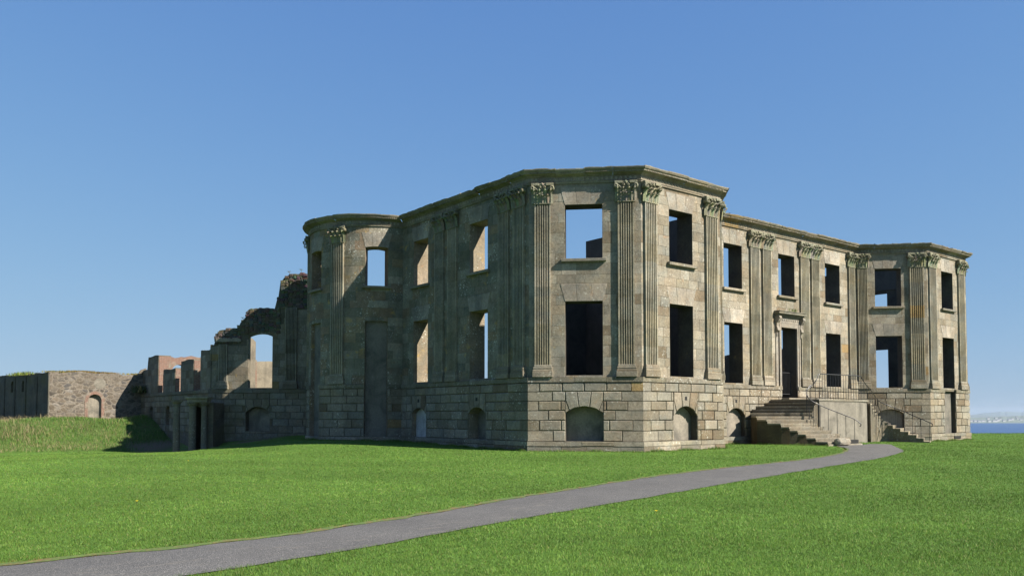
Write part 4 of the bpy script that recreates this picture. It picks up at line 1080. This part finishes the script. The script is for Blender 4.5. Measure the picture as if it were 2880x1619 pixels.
bf = Fr((-21.9, 72.0), (-15.85, 45.62)); mb = MB(); bops = []
for y_ in (3.2, 5.3, 7.4, 9.5, 11.6, 13.7, 15.8, 17.9, 20.0, 22.1, 24.6):
    if rnd.random() < .9: bops.append(dict(u0=y_, u1=y_ + .62, z0=3.45, z1=4.35, rise=.28))
wallcore(mb, bf, -.5, 5, 0, .25, bops, (.12, .11, .095), top=ragged([(0, 5.0), (20, 4.85), (27.1, 4.85)], .06, 23), step=.3)
mb.build('masonry', M['dark'], bw)
mb = MB(); mb.face([bf.P(0, -.5, -.26), bf.P(27.05, -.5, -.26), bf.P(27.05, 4.7, -.26), bf.P(0, 4.7, -.26)]); mb.face([bf.P(0, -.5, -1), bf.P(27.05, -.5, -1), bf.P(27.05, 4.7, -1), bf.P(0, 4.7, -1)]); mb.face([bf.P(0, 4.75, -.2), bf.P(27.05, 4.75, -.2), bf.P(27.05, 4.7, -1), bf.P(0, 4.7, -1)])
mb.build('backing', M['dark'], bw)
for i in range(13):
    mb = MB(); u = 1.9 + i * 2.1; wbox(mb, bf, u - .14, u + .14, -.3, 4.62, -.02, .07, (.10, .092, .08), .015); mb.build('upright_strip', M['dark'], bw)

# grass and weeds growing on wall tops
def blade_mat(name, c0, c1, tr=.25):
    m, nt, b = mat_new(name)
    at = node(nt, 'ShaderNodeAttribute', attribute_name='bc').outputs['Color']
    nt.links.new(at, b.inputs['Base Color']); b.inputs['Roughness'].default_value = .6; b.inputs['Specular IOR Level'].default_value = .18
    t = node(nt, 'ShaderNodeBsdfTranslucent'); nt.links.new(at, t.inputs[0]); ms = node(nt, 'ShaderNodeMixShader'); ms.inputs[0].default_value = tr
    nt.links.new(b.outputs[0], ms.inputs[1]); nt.links.new(t.outputs[0], ms.inputs[2]); nt.links.new(ms.outputs[0], nt.nodes['Material Output'].inputs[0])
    return m
M['blade'] = blade_mat('grass_blades', 0, 0)
rg = np.random.default_rng(12)
def blades(name, x, y, z, h, w, lean, cols, mat, parent=None, segs=2):
    """many single grass blades as one mesh: x,y,z base arrays; h height; w width; cols (n,3)"""
    n = len(x); a = rg.uniform(0, 2 * pi, n); b = rg.uniform(0, 2 * pi, n)
    lx = np.cos(b) * lean * h; ly = np.sin(b) * lean * h; wx = np.cos(a) * w / 2; wy = np.sin(a) * w / 2
    if segs == 1:
        V = np.stack([np.stack([x - wx, y - wy, z], 1), np.stack([x + wx, y + wy, z], 1), np.stack([x + lx, y + ly, z + h], 1)], 1).reshape(-1, 3)
        nv = 3; loops = np.arange(3 * n); ls = np.arange(0, 3 * n, 3); lt = np.full(n, 3)
    else:
        V = np.stack([np.stack([x - wx, y - wy, z], 1), np.stack([x + wx, y + wy, z], 1),
                      np.stack([x + wx * .7 + lx * .35, y + wy * .7 + ly * .35, z + h * .6], 1), np.stack([x - wx * .7 + lx * .35, y - wy * .7 + ly * .35, z + h * .6], 1),
                      np.stack([x + lx, y + ly, z + h * .97], 1)], 1).reshape(-1, 3)
        nv = 5; base = np.arange(n)[:, None] * 5
        loops = np.concatenate([base + np.array([0, 1, 2, 3]), base + np.array([3, 2, 4])], 1).ravel()
        ls = (np.arange(n)[:, None] * 7 + np.array([0, 4])).ravel(); lt = np.tile([4, 3], n)
    me = bpy.data.meshes.new(name); me.vertices.add(len(V)); me.vertices.foreach_set('co', V.astype(np.float32).ravel())
    me.loops.add(len(loops)); me.loops.foreach_set('vertex_index', loops.astype(np.int32))
    me.polygons.add(len(ls)); me.polygons.foreach_set('loop_start', ls.astype(np.int32))
    me.update(calc_edges=True)
    ca = me.color_attributes.new('bc', 'FLOAT_COLOR', 'POINT')
    cc = np.concatenate([np.repeat(cols, nv, 0), np.ones((n * nv, 1))], 1); ca.data.foreach_set('color', cc.astype(np.float32).ravel())
    me.materials.append(mat); me.validate()
    o = bpy.data.objects.new(name, me); C.objects.link(o)
    if parent: o.parent = parent; o.location = -np.array(parent.location)
    return o

def gcol(n, base=(.070, .150, .016), var=.28, dry=.05, drycol=(.24, .20, .08), patch=None):
    c = np.array(base)[None, :] * rg.uniform(1 - var, 1 + var, (n, 1)) * np.stack([rg.uniform(.85, 1.25, n), np.ones(n), rg.uniform(.7, 1.3, n)], 1)
    m = rg.random(n) < dry; c[m] = np.array(drycol) * rg.uniform(.7, 1.2, (m.sum(), 1)); return c

# lawn grass: blades get bigger and sparser with distance, within the part of the lawn that the view takes in
def lawn_grass(n, f0, f1, hmin, hmax, w, nm_list):
    fw = np.exp(rg.uniform(math.log(f0), math.log(f1), n)); k = rg.uniform(-.86, .86, n)
    x = CAMX + fw * (.617 + .787 * k); y = CAMY + fw * (.787 - .617 * k)
    ins = in_poly(x, y, PATHPOLY); 
    far = dist_poly(x, y, FARD[::3]); near = dist_poly(x, y, NEARD[::3])
    house = in_poly(x, y, np.array([A, B, Cc, D, E_, F, G, H, (36, 40), (-9, 40), (-9.3, 29.3), (-3.6, 23.5), (-7.3, 18.4), (-3.6, 14.6)]))
    steps_ = in_poly(x, y, np.array([(12.1, -1.6), (15.0, -1.85), (15.3, -1.3), (14, -.2), (18.5, .1), (21, 1), (22.9, 1.2), (22.9, -1.55), (25.5, -.5), (24, 3.1), (11, 3.1), (10.8, 1.2), (11.3, .1)]))
    far0 = np.minimum(far, near); keep = (~ins | (far0 < .11 * rg.random(n) ** 1.5)) & ~house & ~steps_ & (y < 35.2)
    x, y, far, near, fw = x[keep], y[keep], far[keep], near[keep], fw[keep]; m = len(x)
    z = ground(x, y)
    _, _, dm = edge_masks(x, y); ok = (z > -3) & (dm < .45 + .3 * rg.random(m)); x, y, z, far, near, fw = x[ok], y[ok], z[ok], far[ok], near[ok], fw[ok]; m = len(x)
    # clumpiness
    cl = .5 + .5 * np.sin(x * 2.1 + 3 * np.sin(y * .9)) * np.sin(y * 2.4 + 2 * np.sin(x * 1.3))
    cl2 = .5 + .5 * np.sin(x * .55 + 2 * np.sin(y * .31)) * np.sin(y * .47 + 1.5 * np.sin(x * .37))
    cl3 = .5 + .5 * np.sin(x * 7.1 + 2 * np.sin(y * 5.3)) * np.sin(y * 6.4 + 2 * np.sin(x * 4.9))
    h = (hmin + (hmax - hmin) * rg.random(m) * (.4 + .6 * cl3)) * (.8 + .35 * cl)
    c = gcol(m, base=(.108, .200, .034), var=.27, dry=.05, drycol=(.22, .21, .08)) * (.74 + .40 * cl2[:, None]) * (.80 + .34 * cl3[:, None])
    ed = (far < .17 * rg.uniform(.1, 1.6, m) * (.4 + cl)); c[ed] = np.array((.19, .105, .042)) * rg.uniform(.6, 1.2, (ed.sum(), 1)); h[ed] *= .8
    return x, y, z, h, np.full(m, w) * rg.uniform(.7, 1.3, m) * (fw / f0) ** .95, c
cat_ = lawn_grass(1250000, 7.0, 74, .020, .048, .0052, 0)
g = blades('lawn_grass', cat_[0], cat_[1], cat_[2] - .004, cat_[3], cat_[4], .55, cat_[5], M['blade'], segs=1)
tag(g, 'short mown grass blades covering the lawn', 'grass', kind='stuff')

# longer unmown grass against the feet of the walls
fx, fy = [], []
for (a_, b_) in ((A, B), (B, Cc), (Cc, D), (F, G), (D, (11.0, 3.1)), ((21.2, 3.1), E_), (E_, F), ((A[0], 14.5), A), ((11.0, 1.9), (11.0, .8)), ((11.0, .8), (12.2, -1.5)), ((13.9, -.0), (18.1, 0.0)), ((-4.6, 24.6), (-9.0, 29.0))):
    L2 = math.hypot(b_[0] - a_[0], b_[1] - a_[1]); nn_ = int(L2 * 260); t_ = rg.random(nn_); dx_, dy_ = (b_[0] - a_[0]) / L2, (b_[1] - a_[1]) / L2; o_ = np.abs(rg.normal(0, .09, nn_)) + .07
    fx.append(a_[0] + dx_ * L2 * t_ + dy_ * o_); fy.append(a_[1] + dy_ * L2 * t_ - dx_ * o_)
t_ = rg.uniform(RD(95), RD(262), 3600); o_ = BR + .07 + np.abs(rg.normal(0, .09, 3600)); fx.append(BC[0] + o_ * np.cos(t_)); fy.append(BC[1] + o_ * np.sin(t_))
fx = np.concatenate(fx); fy = np.concatenate(fy); nf2 = len(fx)
hh_ = rg.uniform(.04, .13, nf2) * (.6 + .8 * (.5 + .5 * np.sin(fx * 3.1 + 2 * np.sin(fy * 2.3))))
o = blades('grass_fringe', fx, fy, ground(fx, fy) - .01, hh_, rg.uniform(.008, .02, nf2), .5, gcol(nf2, (.085, .165, .026), .35, .14), M['blade']); tag(o, 'longer uncut grass against the feet of the walls and steps', 'grass', kind='stuff')

# tall rough grass on the bank
n = 70000; x = rg.uniform(-34, -8.6, n); y = rg.uniform(34.6, 45.5, n)
edge = y > 34.9 + .5 * np.sin(x * 1.1) + rg.uniform(-.4, .6, n); _, _, dmk = edge_masks(x, y); bankm = edge & (x < -9.35) & (dmk < .15 + .9 * rg.random(len(x)) ** 1.5)
x, y = x[bankm], y[bankm]; m_ = len(x); z = ground(x, y)
pz = .5 + .5 * np.sin(x * .8 + 1.3 * np.sin(y * .7)) * np.sin(y * .9 + x * .3)
leftness = np.clip((-13.6 - x) / 3.5, 0, 1)
straw = rg.random(m_) < (.03 + .26 * leftness * pz ** 1.6)
c = gcol(m_, (.088, .165, .034), .35, .03); c[straw] = np.array((.27, .225, .12)) * rg.uniform(.6, 1.15, (straw.sum(), 1))
h = rg.uniform(.09, .28, m_) * (.6 + .7 * pz) * (1 + .95 * straw); h *= .6 + .4 * np.clip((y - 34.8) / 3, 0, 1)
o = blades('tall_grass', x, y, z - .01, h, rg.uniform(.014, .03, m_), .5, c, M['blade']); tag(o, 'long rough grass and straw on the bank before the rubble wall', 'grass', kind='stuff')

# weeds: small individual plants
def weed(x, y, z, hh, n, label, col=(.10, .13, .03), group=None, w=.03, spread=.12, name='weed', sy=None):
    px_ = x + rg.normal(0, spread, n); py_ = y + rg.normal(0, sy or spread, n)
    o = blades(name, px_ - x, py_ - y, np.zeros(n), rg.uniform(.5, 1, n) * hh, np.full(n, w), .6, gcol(n, col, .3, .15), M['blade'])
    o.location = (x, y, z); return tag(o, label, 'plant', group)
def stalk(x, y, z, hh, label):
    e = empty('dead_weed', (x, y, z), label, 'plant', 'dead weed stalks on the wing wall')
    mb = MB(); mb.tube([(x, y, z - .05), (x + .02, y, z + hh * .6), (x, y + .02, z + hh)], .012, 4, (.12, .09, .05)); mb.build('stem', M['dry'], e)
    mb = MB()
    for i in range(5):
        a = i * 1.256; mb.tube([(x, y, z + hh * (.75 + .03 * i)), (x + .13 * cos(a), y + .13 * sin(a), z + hh * (.9 + .04 * i))], .010, 4, (.12, .09, .05))
    mb.build('seed_head', M['dry'], e)
P3 = lambda u, z: cf.P(u, z, -.4)
for (u, lab) in ((5.15, 'dead weed stalk, left one on the highest broken wall top'), (5.95, 'dead weed stalk, right one on the highest broken wall top'), (2.05, 'dead weed stalk on the low step left of the arched window')):
    p = P3(u, topc(u)); stalk(p[0], p[1], p[2], .36, lab)
wx_ = en.P(eu(16.0), 7.66, .12)
weed(wx_[0], wx_[1], wx_[2], .30, 40, 'small green weed growing on the stone hood over the front door', (.11, .16, .04), spread=.16)
for (x_, z_, n2, lab, c_) in ((-15.0, 4.90, 700, 'yellow-green turf tuft at the left end of the rubble wall top', (.16, .15, .04)), (-13.6, 4.98, 700, 'dry turf tuft on the rubble wall top above the niche', (.20, .15, .05)), (-12.0, 4.92, 600, 'dry turf tuft in the middle of the rubble wall top', (.20, .15, .05)), (-9.4, 4.9, 240, 'yellow mossy growth at the right end of the rubble wall', (.20, .17, .03))):
    weed(x_, 46.0, z_ - .04, .18, n2, lab, c_, 'turf tufts on the garden walls', .035, .55, 'turf_tuft', sy=.14)
weed(-16.9, 50.5, 4.75, .3, 500, 'green turf growing on top of the dark strip wall', (.12, .17, .03), 'turf tufts on the garden walls', .04, .35, 'turf_tuft', sy=1.6)
weed(-9.35, 44.9, 3.4, .7, 260, 'dark ivy-like growth where the rubble wall meets the wing', (.04, .06, .02), None, .09, .35, 'ivy')

m, nt, b = mat_new('dandelion_yellow'); b.inputs['Base Color'].default_value = (.75, .55, .02, 1); M['yellow'] = m
for (x, y, lab) in ((-23.0, -9.0, 'yellow dandelion in the lawn at far left, beyond the path'), (-18.0, 4.5, 'yellow dandelion in the left lawn towards the bow'), (-16.9, -16.0, 'yellow dandelion in the lawn just below the middle of the path'), (-13.0, -20.3, 'yellow dandelion in the lawn at lower right of the path'), (-7.0, -20.6, 'yellow dandelion in the lawn near the right edge')):
    z = float(ground(x, y)); e = empty('dandelion', (x, y, z), lab, 'flower', 'dandelions in the lawn')
    mb = MB(); mb.tube([(x, y, z), (x + .005, y, z + .06)], .003, 4, (.1, .2, .03)); mb.build('stem', M['dry'], e)
    mb = MB()
    for i in range(9):
        a, b2 = 2 * pi * i / 9, 2 * pi * (i + .8) / 9
        mb.face([(x, y, z + .062), (x + .028 * cos(a), y + .028 * sin(a), z + .078), (x + .028 * cos(b2), y + .028 * sin(b2), z + .078)])
    mb.build('petals', M['yellow'], e)

# ------------------------------------------------------------------ the air between here and the far shore
hz = MB(); hz.prism([(-3000, -9000), (16000, -9000), (16000, 14000), (-3000, 14000)], -49, 118)
m = bpy.data.materials.new('haze_air'); m.use_nodes = True; nt = m.node_tree; nt.nodes.clear()
mo = nt.nodes.new('ShaderNodeOutputMaterial'); pv = nt.nodes.new('ShaderNodeVolumePrincipled'); pv.inputs['Color'].default_value = (.66, .77, .92, 1); pv.inputs['Density'].default_value = 3.4e-5; pv.inputs['Anisotropy'].default_value = .2
nt.links.new(pv.outputs[0], mo.inputs['Volume'])
ho = hz.build('haze', m); tag(ho, 'thin pale blue haze over the sea', 'haze', kind='stuff')
